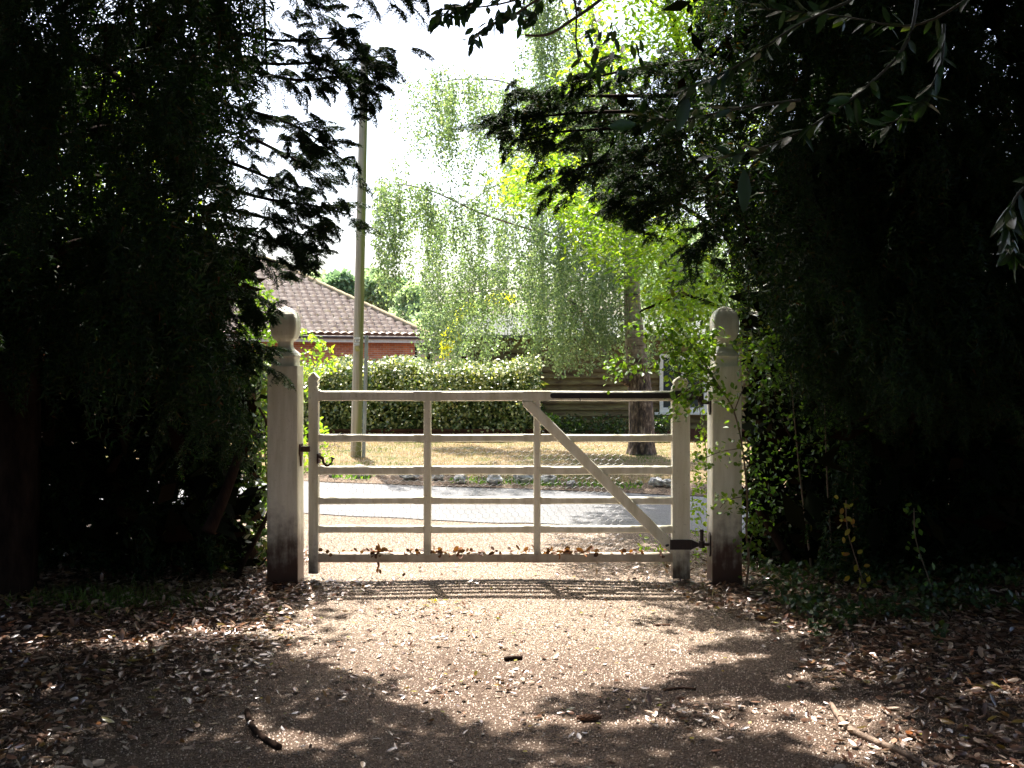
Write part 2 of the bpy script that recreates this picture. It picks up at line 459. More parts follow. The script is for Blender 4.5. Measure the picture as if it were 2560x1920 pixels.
def birch_bark():
    m, N, L = mat('birch_bark')
    g = N.new('ShaderNodeNewGeometry')
    sx = N.new('ShaderNodeSeparateXYZ'); L.new(g.outputs['Position'], sx.inputs[0])
    mp = N.new('ShaderNodeMapping'); mp.inputs['Scale'].default_value = (3, 3, 14); L.new(g.outputs['Position'], mp.inputs[0])
    n = noisetex(N, L, mp.outputs[0], 1, 5)
    pale = ramp(N, L, n.outputs['Fac'], [(.36, (.05, .04, .035)), (.46, (.40, .33, .27)), (.7, (.62, .56, .48))])
    mp2 = N.new('ShaderNodeMapping'); mp2.inputs['Scale'].default_value = (24, 24, 9); L.new(g.outputs['Position'], mp2.inputs[0])
    n2 = noisetex(N, L, mp2.outputs[0], 1, 5)
    dark = ramp(N, L, n2.outputs['Fac'], [(.38, (.025, .016, .012)), (.55, (.12, .08, .055)), (.66, (.30, .23, .17)), (.75, (.55, .48, .4))])
    ad = N.new('ShaderNodeMath'); ad.operation = 'MULTIPLY_ADD'; L.new(n.outputs['Fac'], ad.inputs[0]); ad.inputs[1].default_value = .8; L.new(sx.outputs['Z'], ad.inputs[2])
    mr = N.new('ShaderNodeMapRange'); mr.inputs['From Min'].default_value = 1.9; mr.inputs['From Max'].default_value = 2.5
    L.new(ad.outputs[0], mr.inputs['Value'])
    c = mixc(N, L, dark, pale, mr.outputs[0])
    b = N.new('ShaderNodeBsdfPrincipled'); L.new(c, b.inputs['Base Color']); b.inputs['Roughness'].default_value = .8
    bp = N.new('ShaderNodeBump'); bp.inputs['Strength'].default_value = .9; bp.inputs['Distance'].default_value = .04
    L.new(n2.outputs['Fac'], bp.inputs['Height']); L.new(bp.outputs[0], b.inputs['Normal'])
    o = N.new('ShaderNodeOutputMaterial'); L.new(b.outputs[0], o.inputs[0])
    return m
M_BIRCHBARK = birch_bark()

def tile_mat():
    m, N, L = mat('roof_tiles')
    g = N.new('ShaderNodeNewGeometry')
    n = noisetex(N, L, g.outputs['Position'], 3.2, 6)
    c = ramp(N, L, n.outputs['Fac'], [(.3, (.08, .048, .033)), (.52, (.19, .135, .10)), (.72, (.34, .27, .21))])
    n2 = noisetex(N, L, g.outputs['Position'], 6.0, 4)
    f = ramp(N, L, n2.outputs['Fac'], [(.55, (0, 0, 0)), (.68, (.8, .8, .8))])
    c = mixc(N, L, c, (.20, .15, .05), f)
    b = N.new('ShaderNodeBsdfPrincipled'); L.new(c, b.inputs['Base Color']); b.inputs['Roughness'].default_value = .5
    b.inputs['Specular IOR Level'].default_value = .45
    o = N.new('ShaderNodeOutputMaterial'); L.new(b.outputs[0], o.inputs[0])
    return m
M_TILE = tile_mat()
M_BOARD = solid('weathered_boards', [(.3, (.05, .028, .018)), (.5, (.14, .105, .05)), (.7, (.22, .19, .08))], 2.5, .8, .2, .7, 30, (1, 1, 5))
M_FELT = solid('roof_felt', [(.3, (.05, .055, .05)), (.7, (.12, .13, .11))], 8, .9, .2, .5, 40)
M_CONE = solid('cone_brown', [(.3, (.07, .03, .015)), (.7, (.18, .09, .05))], 30, .7, .3, .8, 60)

def glass_mat():
    m, N, L = mat('window_glass')
    b = N.new('ShaderNodeBsdfPrincipled'); b.inputs['Base Color'].default_value = (.05, .06, .06, 1)
    b.inputs['Roughness'].default_value = .08; b.inputs['Specular IOR Level'].default_value = .8
    o = N.new('ShaderNodeOutputMaterial'); L.new(b.outputs[0], o.inputs[0])
    return m
M_GLASS = glass_mat()

# ------------------------------------------------------------------ the ground
def sheet(name, xs, ys, zoff, m, keep=None, label=None, kind='structure', extra=None):
    X, Y = np.meshgrid(xs, ys)
    Z = gh(X, Y) + zoff
    if extra is not None: Z = Z + extra(X, Y)
    V = np.stack([X, Y, Z], -1).reshape(-1, 3)
    nx, ny = len(xs), len(ys)
    i, j = np.meshgrid(np.arange(nx - 1), np.arange(ny - 1))
    a = (j * nx + i).ravel()
    F = np.stack([a, a + 1, a + nx + 1, a + nx], -1)
    if keep is not None:
        c = V[F].mean(1)
        F = F[keep(c[:, 0], c[:, 1])]
        used = np.unique(F); mp = -np.ones(len(V), int); mp[used] = np.arange(len(used))
        V = V[used]; F = mp[F]
    o = obj(name, V, F, m, smooth=True)
    tag(o, label=label, kind=kind)
    return o

xs = np.concatenate([np.linspace(-900, -14, 12), np.arange(-12, 12.01, .2), np.linspace(14, 900, 12)])
ys = np.concatenate([np.linspace(-300, -14, 8), np.arange(-12, 24.01, .2), np.linspace(27, 1500, 18)])
sheet('ground', xs, ys, 0, M_SOIL, label='dark earth under the trees and hedges')

def strip(name, edge0, edge1, zf, m, x0=-60, x1=60, nx=500, ny=14, label=None):
    """a band between two lines y = edge(x)"""
    X = np.linspace(x0, x1, nx)[None, :].repeat(ny, 0)
    t = np.linspace(0, 1, ny)[:, None]
    Y = edge0(X) * (1 - t) + edge1(X) * t
    Z = gh(X, Y) + zf(t)
    V = np.stack([X, Y, Z], -1).reshape(-1, 3)
    i, j = np.meshgrid(np.arange(nx - 1), np.arange(ny - 1)); a = (j * nx + i).ravel()
    F = np.stack([a, a + 1, a + nx + 1, a + nx], -1)
    return tag(obj(name, V, F, m, smooth=True), label=label, kind='structure')

def wob(x, a=.05, s=0.0):
    return a * (np.sin(x * 1.7 + s) + .6 * np.sin(x * 4.3 + 2 * s) + .35 * np.sin(x * 9.1 + s))

# driveway: a gravel tongue from behind the camera through the gate to the road
ny, nx = 220, 60
yy = np.linspace(-6, 10.75, ny)[:, None]; tt = np.linspace(-1, 1, nx)[None, :]
hw = 1.75 + .5 * sstep(6.5, 3, yy) + 5.0 * sstep(8.2, 11.0, yy)
X = tt * (hw + wob(yy, .10)) + .1
Yd = yy + 0 * tt
Yd = np.where(Yd > 9.3, 9.3 + (Yd - 9.3) * (10.25 - .3 * X - 9.3) / (10.75 - 9.3), Yd)
Z = gh(X, Yd) + .012
V = np.stack([X, Yd, Z], -1).reshape(-1, 3)
i, j = np.meshgrid(np.arange(nx - 1), np.arange(ny - 1)); a = (j * nx + i).ravel()
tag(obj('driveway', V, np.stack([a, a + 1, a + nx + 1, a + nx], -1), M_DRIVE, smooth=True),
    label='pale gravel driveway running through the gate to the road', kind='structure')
far_e = lambda x: 12.72 - .30 * x
strip('road', lambda x: 10.1 - .30 * x + wob(x, .05), lambda x: far_e(x) + .05 + wob(x, .03, 1), lambda t: .020 + .05 * t * (1 - t), M_ROAD,
      label='sunlit grey asphalt lane beyond the gate')
strip('verge_edge', lambda x: far_e(x) + wob(x, .03, 1), lambda x: far_e(x) + .75, lambda t: .03 + .05 * t, M_STRIP, label='bare stony soil along the lane')
strip('verge', lambda x: far_e(x) + .5 + wob(x, .07, 3), lambda x: 18.3 + 0 * x + wob(x, .1), lambda t: .05 + .07 * sstep(0, .08, t), M_VERGE, ny=40, label='dry grass verge across the lane')

# grass on the verge
n = 60000
gx = rng.uniform(-7, 8, n); gy = rng.uniform(0, 1, n)
gy = (far_e(gx) + .5 + wob(gx, .07, 3)) * (1 - gy) + 18.25 * gy
nz = n3(np.stack([gx, gy, gx * 0], -1), .8)
pos = np.stack([gx, gy, gh(gx, gy) + .10], -1)
yd = norm(rng.normal(size=(n, 3)) * (.45, .45, .15) + (0, 0, 1))
lush = (nz > .12) | (rng.random(n) < .08)
V, F = scatter(T_NEEDLE, pos[~lush], yd[~lush], rdir((~lush).sum()), rng.uniform(.03, .07, (~lush).sum()), .008)
tag(obj('dry_grass', V, F, M_GRASS), 'short straw coloured grass on the verge', 'grass', kind='stuff')
V, F = scatter(T_NEEDLE, pos[lush], yd[lush], rdir(lush.sum()), rng.uniform(.03, .08, lush.sum()), .008)
tag(obj('green_grass', V, F, M_GRASSG), 'greener grass patches on the shaded verge', 'grass', kind='stuff')
# weeds at the verge edge
n = 2600
gx = rng.uniform(-5, 6, n); k = n3(np.stack([gx, gx * 0, gx * 0], -1), 1.3, 4) > .0
gx = gx[k]; gy = far_e(gx) + rng.uniform(.12, .62, len(gx))
V, F = scatter(T_LEAF, np.stack([gx, gy, gh(gx, gy) + .05], -1), norm(rng.normal(size=(len(gx), 3)) * .6 + (0, 0, 1)), rdir(len(gx)), rng.uniform(.04, .10, len(gx)), .02)
tag(obj('weeds', V, F, M_MID), 'small green weeds among the stones by the lane', 'weeds', kind='stuff')

# white stones along the lane
stones = [(836, 1198, 30), (905, 1200, 44), (1025, 1205, 44), (1092, 1207, 32), (1150, 1213, 28), (1236, 1216, 36), (1310, 1214, 44),
          (1372, 1217, 36), (1428, 1224, 20), (1597, 1221, 16), (1641, 1225, 34), (1672, 1226, 30)]
where = ['leftmost of the row, left of the pole', 'just right of the pole foot', 'third in the row, left of the first inner upright',
         'fourth in the row, right of the gate\'s first inner upright', 'small one in the middle of the bay between the inner uprights',
         'sixth in the row, left part of the gate\'s middle bay', 'big one left of the gate\'s second inner upright', 'just right of the gate\'s second inner upright',
         'tiny one beneath the diagonal brace', 'tiny one under the birch trunk', 'large greyer one right of the birch trunk', 'rightmost of the row beside the hanging stile']
for (px, py, w), wh in zip(stones, where):
    d = EYE * FPX / (py + 4 - 900)
    r = w / FPX * d / 2
    V, F = [], []
    c = P(px, py, d); c.z = float(gh(c.x, c.y)) + .07 + r * .5
    nu, nv = 14, 9
    sd = px * .01
    for b_ in range(nv):
        ph = math.pi * b_ / (nv - 1)
        for a_ in range(nu):
            th = 2 * math.pi * a_ / nu
            q = Vector((math.sin(ph) * math.cos(th), math.sin(ph) * math.sin(th), math.cos(ph)))
            k = 1 + .45 * noise.noise(q * 1.7 + Vector((sd, 0, 0))) + .22 * noise.noise(q * 4.5 + Vector((0, sd, 0)))
            V.append((c.x + q.x * r * k * 1.1, c.y + q.y * r * k * .8, c.z + q.z * r * k * .8))
    for b_ in range(nv - 1):
        for a_ in range(nu):
            F.append((b_ * nu + a_, b_ * nu + (a_ + 1) % nu, (b_ + 1) * nu + (a_ + 1) % nu, (b_ + 1) * nu + a_))
    o = obj('stone', V, F, M_STONE)
    tag(o, 'knobbly white flint, ' + wh, 'stone', 'white stones edging the verge')

# ------------------------------------------------------------------ gate posts
GY = 7.47                                           # plane of the gate
def sq_loft(prof, cx, cy, ch=.10):
    """square sections with clipped corners: (half width, z)"""
    V, F = [], []
    for a, z in prof:
        c = a * ch
        for sx, sy in ((-1, -1), (1, -1), (1, 1), (-1, 1)):
            p1 = (sx * a, sy * (a - c)); p2 = (sx * (a - c), sy * a)
            if sx * sy < 0: p1, p2 = p2, p1
            V.append((cx + p1[0], cy + p1[1], z)); V.append((cx + p2[0], cy + p2[1], z))
    n = 8
    for i in range(len(prof) - 1):
        for k in range(n):
            k2 = (k + 1) % n
            F.append((i * n + k, i * n + k2, (i + 1) * n + k2, (i + 1) * n + k))
    F.append(tuple(range(n - 1, -1, -1))); F.append(tuple((len(prof) - 1) * n + k for k in range(n)))
    return V, F

def gate_post(x0, x1, y0, ztop, zbase, label, dz=0, sw=1.0):
    cx = (x0 + x1) / 2; a = (x1 - x0) / 2; cy = y0 + a
    t = thing('gate_post', label, 'gate post', (cx, cy, zbase), 'white gate posts with square ball finials')
    V, F = sq_loft([(a * 1.02, zbase - .15), (a * 1.02, zbase + .25), (a * 1.0, zbase + .9), (a, ztop)], cx, cy, .045)
    obj('shaft', V, F, M_WHITE, t)
    s = a / .1075 * sw
    pr = [(.088, -.004), (.088, .062), (.093, .066), (.094, .076), (.088, .083), (.085, .092), (.074, .103), (.062, .114), (.053, .128), (.048, .144),
          (.048, .162), (.052, .176), (.064, .186), (.076, .198), (.086, .222), (.092, .255), (.094, .290), (.093, .320), (.089, .346), (.080, .370),
          (.066, .391), (.047, .408), (.024, .420), (.003, .428)]
    V, F = sq_loft([(p * s, ztop + z * 1.0) for p, z in pr], cx, cy, .10)
    o = obj('finial', V, F, M_WHITE, t)
    m = o.modifiers.new('bevel', 'BEVEL'); m.width = .003; m.segments = 2; m.limit_method = 'ANGLE'; m.angle_limit = R(40)
    return t

lp = gate_post(-1.733, -1.518, 7.36, 1.557, .0, 'white square post under the dark yew, with the gate\'s latch catch')
rp = gate_post(1.414, 1.620, 7.33, 1.557, .0, 'white square post half hidden by leafy sapling, carrying the gate\'s hinges')
rp.rotation_euler = (0, 0, 0)

# latch catch on the left post
m = MB()
m.prism([(7.40, 1.0), (7.40, .93), (7.425, .905), (7.44, .84), (7.47, .84), (7.485, .905), (7.50, .95), (7.50, 1.0)], -1.5178, -1.506, 'x')
m.box(-1.506, -1.442, 7.405, 7.43, .945, .985)
m.box(-1.506, -1.49, 7.43, 7.50, .95, .975)
m.tube([(-1.506, 7.455, .955), (-1.49, 7.455, .955)], .012, 8)
m.build('latch_catch', M_RUST, lp, bevel=.003)

# hinge pins on the right post (lower one shows)
for z, k in ((.31, 1), (1.318, .8)):
    m = MB()
    m.prism([(7.37, z + .05), (7.37, z - .085), (7.40, z - .11), (7.43, z - .085), (7.43, z + .05), (7.40, z + .065)], 1.402, 1.4138, 'x')
    m.tube([(1.402, 7.40, z - .02), (1.365, 7.405, z - .02), (1.352, 7.41, z - .015)], .014, 8)
    m.tube([(1.352, 7.41, z - .035), (1.352, 7.41, z + .065)], .013, 10)
    m.tube([(1.352, 7.41, z + .065), (1.352, 7.41, z + .085)], [.018, .012], 10)
    m.build('hinge_pin', M_IRON, rp, bevel=.002)

# ------------------------------------------------------------------ the gate
gate = thing('gate', 'white five bar wooden gate, closed, with diagonal brace and black strap hinge', 'gate', (0, GY, 0))
def gx_(px): return (px - 1280) / FPX * GY
XL0, XL1 = gx_(773), gx_(797)
XR0, XR1 = gx_(1680), gx_(1723)
FY, BY = GY - .033, GY + .037                       # faces of the stiles
def rail(name, z0, z1, m, yf=GY - .022, yb=GY + .022, x0=None, x1=None):
    x0 = XL1 - .01 if x0 is None else x0; x1 = XR0 + .01 if x1 is None else x1
    # chamfered between the uprights, square where they meet
    c = .007
    segs = []
    stops = [x0, gx_(1060) - .03, gx_(1078) + .03, gx_(1334) - .03, gx_(1351) + .03, x1]
    mb = MB()
    def ring(x, ch):
        return [(x, yf + ch, z0), (x, yb - ch, z0), (x, yb, z0 + ch), (x, yb, z1 - ch), (x, yb - ch, z1), (x, yf + ch, z1), (x, yf, z1 - ch), (x, yf, z0 + ch)]
    xs_ = []
    for q in range(0, 6, 2):
        a_, b_ = stops[q], stops[q + 1]
        xs_ += [(a_ + (0 if q else .0), .002), (a_ + .035, .002), (a_ + .05, c)]
        nn = 14
        xs_ += [(a_ + .05 + (b_ - a_ - .1) * i_ / nn, c) for i_ in range(1, nn)]
        xs_ += [(b_ - .05, c), (b_ - .035, .002), (b_, .002)]
    V, F = [], []
    for x, ch in xs_:
        r_ = ring(x, ch)
        w = .0012 * math.sin(x * 5 + z0 * 20)
        V += [(p[0], p[1], p[2] + w) for p in r_]
    for i_ in range(len(xs_) - 1):
        for k in range(8):
            k2 = (k + 1) % 8
            F.append((i_ * 8 + k, i_ * 8 + k2, (i_ + 1) * 8 + k2, (i_ + 1) * 8 + k))
    F.append(tuple(range(7, -1, -1))); F.append(tuple((len(xs_) - 1) * 8 + k for k in range(8)))
    mb.add(V, F)
    return mb.build(name, m, gate)
rail('top_rail', 1.306, 1.377, M_WHITE_GATE, GY - .030, GY + .034)
for z0, z1 in ((1.013, 1.066), (.778, .838), (.566, .617), (.360, .411)):
    rail('rail', z0, z1, M_WHITE_GATE)
rail('bottom_rail', .150, .215, M_RAIL_LOW, GY - .026, GY + .030)
# closing stile with its pointed top, and the wide hanging stile
xc = (XL0 + XL1) / 2; hw_ = (XL1 - XL0) / 2
out = [(xc - hw_, .07), (xc + hw_, .07), (xc + hw_, 1.385), (xc + hw_ - .004, 1.392), (xc + hw_ - .010, 1.405), (xc + hw_ - .002, 1.416), (xc + hw_ + .001, 1.428), (xc + hw_ - .008, 1.442),
       (xc + hw_ - .006, 1.452), (xc + hw_ + .004, 1.462), (xc + hw_ + .004, 1.472), (xc, 1.512), (xc - hw_ - .004, 1.472), (xc - hw_ - .004, 1.46), (xc - hw_ + .001, 1.45), (xc - hw_, 1.43)]
MB().prism(out, FY, BY).build('stile', M_WHITE_GATE, gate, bevel=.003)
xc = (XR0 + XR1) / 2; hw_ = (XR1 - XR0) / 2
out = [(xc - hw_, .036), (xc + hw_, .036), (xc + hw_, 1.385), (xc + hw_ - .01, 1.40), (xc + hw_ - .022, 1.415), (xc + hw_ - .012, 1.435), (xc + hw_ - .022, 1.46), (xc + hw_ - .045, 1.476),
       (xc, 1.482), (xc - hw_ + .045, 1.476), (xc - hw_ + .02, 1.46), (xc - hw_ + .006, 1.440), (xc - hw_ + .014, 1.42), (xc - hw_ + .002, 1.405), (xc - hw_ - .002, 1.39)]
MB().prism(out, FY - .006, BY + .01).build('stile', M_WHITE_GATE, gate, bevel=.003)
for a_, b_ in ((1059.5, 1078), (1334, 1351)):
    MB().box(gx_(a_), gx_(b_), GY - .0285, GY + .0315, .2, 1.315).build('upright', M_WHITE_GATE, gate, bevel=.007, seg=1)
# brace
zt, zb = 1.306, 1.6 - (1362 - 900) / FPX * GY
b0, b1 = gx_(1304), gx_(1330); e0, e1 = gx_(1672), gx_(1682)
MB().prism([(b0, zt), (b0 + .01, zt - .035), (gx_(1672), 1.6 - (1380 - 900) / FPX * GY), (gx_(1684), 1.6 - (1380 - 900) / FPX * GY), (gx_(1684), 1.6 - (1354 - 900) / FPX * GY), (b1, zt)], GY - .036, GY - .004).build('brace', M_WHITE_GATE, gate, bevel=.005, seg=1)
# top strap hinge: long flat bar with rounded end and a wide collar round the stile
yb_ = GY - .037
z1_, z0_ = 1.6 - (982 - 900) / FPX * yb_, 1.6 - (996 - 900) / FPX * yb_
zc = (z0_ + z1_) / 2; hr = (z1_ - z0_) / 2
xs0 = gx_(1375) + hr
out = [(xs0 + hr * math.cos(t_), zc + hr * math.sin(t_)) for t_ in np.linspace(math.pi / 2, 3 * math.pi / 2, 10)]
out += [(XR0 - .02, z0_), (XR0 + .004, z0_ - .016), (XR1 + .004, z0_ - .018), (XR1 + .012, z0_ - .01), (1.30, zc - .03), (1.335, zc - .03), (1.335, zc + .00), (1.30, zc + .0), (XR1 + .012, z1_ + .008), (XR1 + .004, z1_ + .015), (XR0 + .004, z1_ + .015), (XR0 - .02, z1_)]
m = MB(); m.prism(out, GY - .046, GY - .0395)
m.box(XR1 + .0, XR1 + .006, GY - .04, GY + .02, z0_ - .01, z1_ + .01)
for bx_ in (gx_(1430), gx_(1448) + .0, gx_(1560), gx_(1650)):
    m.tube([(bx_, GY - .046, zc), (bx_, GY - .052, zc)], .007, 8)
m.tube([(gx_(1448), GY - .048, zc - hr), (gx_(1450), GY - .052, zc - hr - .012), (gx_(1448), GY - .05, zc - hr - .022)], .003, 6)
m.tube([(1.345, 7.41, zc - .045), (1.345, 7.41, zc + .01)], .022, 10)
m.build('strap_hinge', M_IRON, gate, bevel=.0015)
# lower hinge: collar round the stile narrowing to an eye bolt
m = MB()
z0_, z1_ = .6 - .355, .315
z1_ = 1.6 - (1349 - 900) / FPX * 7.43; z0_ = 1.6 - (1374 - 900) / FPX * 7.43
m.box(XR0 - .012, XR1 + .008, GY - .048, GY - .0395, z0_, z1_)
m.box(XR0 - .020, XR0 - .0125, GY - .048, GY + .05, z0_, z1_)
m.prism([(XR1 + .008, z0_ + .002), (XR1 + .03, z0_ + .012), (1.335, zc * 0 + .270), (1.335, .292), (XR1 + .055, .296), (XR1 + .008, z1_)], GY - .048, GY - .030)
m.tube([(1.352, 7.41, .262), (1.352, 7.41, .312)], .022, 10)
m.tube([(XR0 - .02, GY - .02, (z0_ + z1_) / 2), (XR0 - .05, GY - .04, (z0_ + z1_) / 2 - .01)], [.012, .009], 8)
m.build('hinge_band', M_IRON, gate, bevel=.002)
# latch: curved iron lever
m = MB()
pts = smooth_path([P(797, 1141, 7.40), P(806, 1146, 7.40), P(809, 1157, 7.39), P(818, 1164, 7.39), P(828, 1158, 7.385), P(831, 1147, 7.38)], 5)
m.tube(pts, taper(len(pts), .011, .007), 8)
m.tube([P(827, 1143, 7.38), P(836, 1147, 7.375)], [.006, .007], 8)
m.box(XL1 - .004, XL1 + .010, GY - .06, GY + .03, .86, .93)
m.build('latch', M_RUST, gate, bevel=.001)
# chicken wire on the lower part, behind the rails
WY = GY + .036
cw, chh = .052, .045
segs = []
x0w, x1w = XL1 + .005, XR0 - .35
row = 0; z = .19
while z < .985:
    ox = (row % 2) * cw / 2
    x = x0w + ox
    while x < x1w:
        j1 = rng.normal(0, .002, 6)
        h_ = chh * .38
        segs.append(((x, z), (x + cw * .5, z + chh * .30)))
        segs.append(((x + cw * .5, z + chh * .30), (x + cw, z)))
        segs.append(((x + cw * .5, z + chh * .30), (x + cw * .5, z + chh * .75)))
        x += cw
    z += chh * .75; row += 1
segs = np.array(segs)
p0 = np.stack([segs[:, 0, 0], np.full(len(segs), WY), segs[:, 0, 1]], -1); p1 = np.stack([segs[:, 1, 0], np.full(len(segs), WY), segs[:, 1, 1]], -1)
dz_ = .012 * np.sin(p0[:, 0] * 3.1) * 1; p0[:, 2] += dz_; p1[:, 2] += .012 * np.sin(p1[:, 0] * 3.1)
dirn = norm(p1 - p0); sd_ = np.cross(dirn, np.array([0, 1.0, 0])); fr_ = np.array([0, 1.0, 0])
r_ = .0010
V = np.stack([p0 + sd_ * r_, p0 - sd_ * r_ * .5 + fr_ * r_, p0 - sd_ * r_ * .5 - fr_ * r_, p1 + sd_ * r_, p1 - sd_ * r_ * .5 + fr_ * r_, p1 - sd_ * r_ * .5 - fr_ * r_], 1)
Fq = np.array([(0, 1, 4, 3), (1, 2, 5, 4), (2, 0, 3, 5)])
F = (Fq[None] + (np.arange(len(segs)) * 6)[:, None, None]).reshape(-1, 4)
obj('wire_mesh', V.reshape(-1, 3), F, M_WIRE, gate)
# dry leaves caught on the bottom rail
n = 190
lx = np.concatenate([rng.uniform(XL1, XR0, 110), rng.normal(gx_(940), .04, 20), rng.normal(gx_(1120), .12, 30), rng.normal(gx_(1440), .1, 30)])
lx = np.clip(lx, XL1 + .01, XR0 - .02)
pos = np.stack([lx, GY + rng.uniform(-.035, .01, len(lx)), .215 + rng.uniform(0, .02, len(lx))], -1)
V1 = scatter(T_CURL, pos, rdir(len(lx)) * (1, .5, .45), rdir(len(lx)) + (0, -.6, .8), rng.uniform(.03, .06, len(lx)), rng.uniform(.018, .034, len(lx)))
hang = np.array([P(944 + q[0], q[1], 7.42) for q in [(0, 1383), (3, 1390), (6, 1398), (0, 1404), (4, 1411), (1, 1418), (5, 1422), (-6, 1385), (70, 1432), (143, 1427)]])
V2 = scatter(T_CURL, hang, rdir(len(hang)) * (.5, .5, 1) + (0, 0, -.6), rdir(len(hang)), rng.uniform(.03, .045, len(hang)), .02)
V, F = join([V1, V2])
tag(obj('rail_leaves', V, F, foliage('rusty_leaves', [(0, (.06, .025, .015)), (.7, (.20, .09, .05)), (1, (.40, .14, .04))], .25, .5, .4, 1.2)),
    'brown dead leaves heaped along the gate\'s bottom rail', 'dead leaves', kind='stuff')

# ------------------------------------------------------------------ utility pole
pb = P(889.5, 1167, 15.58); pb.z = float(gh(pb.x, pb.y)) + .1
pole = thing('utility_pole', 'tall bare weathered wooden pole with small number plates', 'pole', pb)
pt = P(912, 108, 15.58)
m = MB()
pts = [pb + (pt - pb) * t_ for t_ in np.linspace(-.02, 1, 24)]
m.tube(pts, taper(24, .083, .060), 20)
m.build('shaft', M_POLE, pole, smooth=True)
m = MB()
q0 = P(908.5, 1160, 15.55); q1 = P(916.5, 838, 15.55)
m.tube([q0, q0 + (q1 - q0) * .5, q1], .030, 6)
m.build('cable_cover', solid('grey_steel', [(.3, (.26, .29, .31)), (.7, (.36, .39, .41))], 10, .5, .4), pole)
M_PLATE = solid('white_plate', [(.3, (.7, .7, .7)), (.7, (.85, .85, .85))], 10, .5, .3)
M_BLACKP = solid('black_print', [(.3, (.01, .01, .01)), (.7, (.03, .03, .03))], 10, .5, .3)
def plate(px0, px1, py0, py1, m_, name='number_plate'):
    d = 15.485
    a_, b_ = P(px0, py1, d), P(px1, py0, d)
    mb = MB(); mb.box(a_.x, b_.x, d - .002, d + .012, a_.z, b_.z)
    return mb.build(name, m_, pole, bevel=.001), a_, b_
def printed(text, px, py, size, host):
    cu = bpy.data.curves.new('digits', 'FONT'); cu.body = text; cu.size = size; cu.extrude = .0008
    cu.align_x = 'CENTER'; cu.align_y = 'CENTER'
    tmp = bpy.data.objects.new('tmp', cu); sc.collection.objects.link(tmp)
    me = bpy.data.meshes.new_from_object(tmp.evaluated_get(bpy.context.evaluated_depsgraph_get()))
    bpy.data.objects.remove(tmp)
    o = bpy.data.objects.new('digits', me); me.materials.clear(); me.materials.append(M_BLACKP)
    p = P(px, py, 15.482)
    o.location = p - Vector(pole.location); o.rotation_euler = (R(90), 0, 0)
    link(o, host)
    return o
p1_, _, _ = plate(885.5, 900.5, 843, 847.5, M_PLATE)
p2_, _, _ = plate(888, 899, 849, 855, M_PLATE); printed('60', 893.5, 852, .042, p2_)
p3_, _, _ = plate(884.5, 898, 857, 863.5, M_PLATE); printed('1111', 891, 860.3, .036, p3_)
M_YEL = solid('faded_yellow', [(.3, (.35, .30, .08)), (.7, (.5, .46, .25))], 30, .6, .3)
d = 15.48
a_, b_, c_, e_ = P(886.5, 866, d), P(896, 865, d), P(900, 878, d), P(889, 879, d)
MB().prism([(a_.x, a_.z), (b_.x, b_.z), (c_.x, c_.z), (e_.x, e_.z)], d - .002, d + .012).build('warning_plate', M_YEL, pole)

# ------------------------------------------------------------------ the brick bungalow
ang = R(30)
U = np.array([math.cos(ang), math.sin(ang), 0.0]); Nn = np.array([-math.sin(ang), math.cos(ang), 0.0])
C0 = np.array([(1078 - 1280) / FPX * 38, 38.0, 0.0])          # eave corner on the right
house = thing('bungalow', 'orange brick bungalow with hipped brown tiled roof beyond the hedge', 'house', tuple(C0))
EZ, LEN, DEP, RISE = 2.42, 22.0, 9.4, 2.95
def HP(u, n_, z): return C0 - U * u + Nn * n_ + np.array([0, 0, z])
ov = .45
me_ = []
ho = MB()
ho.add([HP(u, n_, z) for z in (0, EZ - .12) for (u, n_) in ((ov, ov), (LEN - ov, ov), (LEN - ov, DEP - ov), (ov, DEP - ov))],
       [(0, 1, 5, 4), (1, 2, 6, 5), (2, 3, 7, 6), (3, 0, 4, 7), (4, 5, 6, 7)])
w = ho.build('wall', M_BRICK, house)
# brick texture wants the wall's own axes
loc = Vector(house.location)
w.data.transform(__import__('mathutils').Matrix.Rotation(-ang, 4, 'Z'))
w.rotation_euler = (0, 0, ang)
# front slope as real tile courses
half = DEP / 2
nc = 21
V, F = [], []
us = np.arange(0, LEN + .001, .048)
rows = []
for k in range(nc):
    for s0 in (0.0, 1.0):
        rows.append((k, s0))
for k, s0 in rows:
    v_ = (k + s0) / nc
    nn_ = half * v_; z_ = EZ + RISE * v_
    lift = .085 * (1 - s0)
    for u in us:
        lo = half * v_; hi = LEN - half * v_
        uu = min(max(u, lo), hi)
        wv = (abs(math.sin((u + .5 * v_) / .29 * math.pi)) ** .7) * .075
        p = HP(uu, nn_, z_ + lift + wv)
        V.append(p)
nu = len(us)
for r in range(len(rows) - 1):
    for i_ in range(nu - 1):
        a_ = r * nu + i_
        F.append((a_, a_ + nu, a_ + nu + 1, a_ + 1))
F = np.array(F)
roof = obj('roof', np.array(V), F, M_TILE, house)
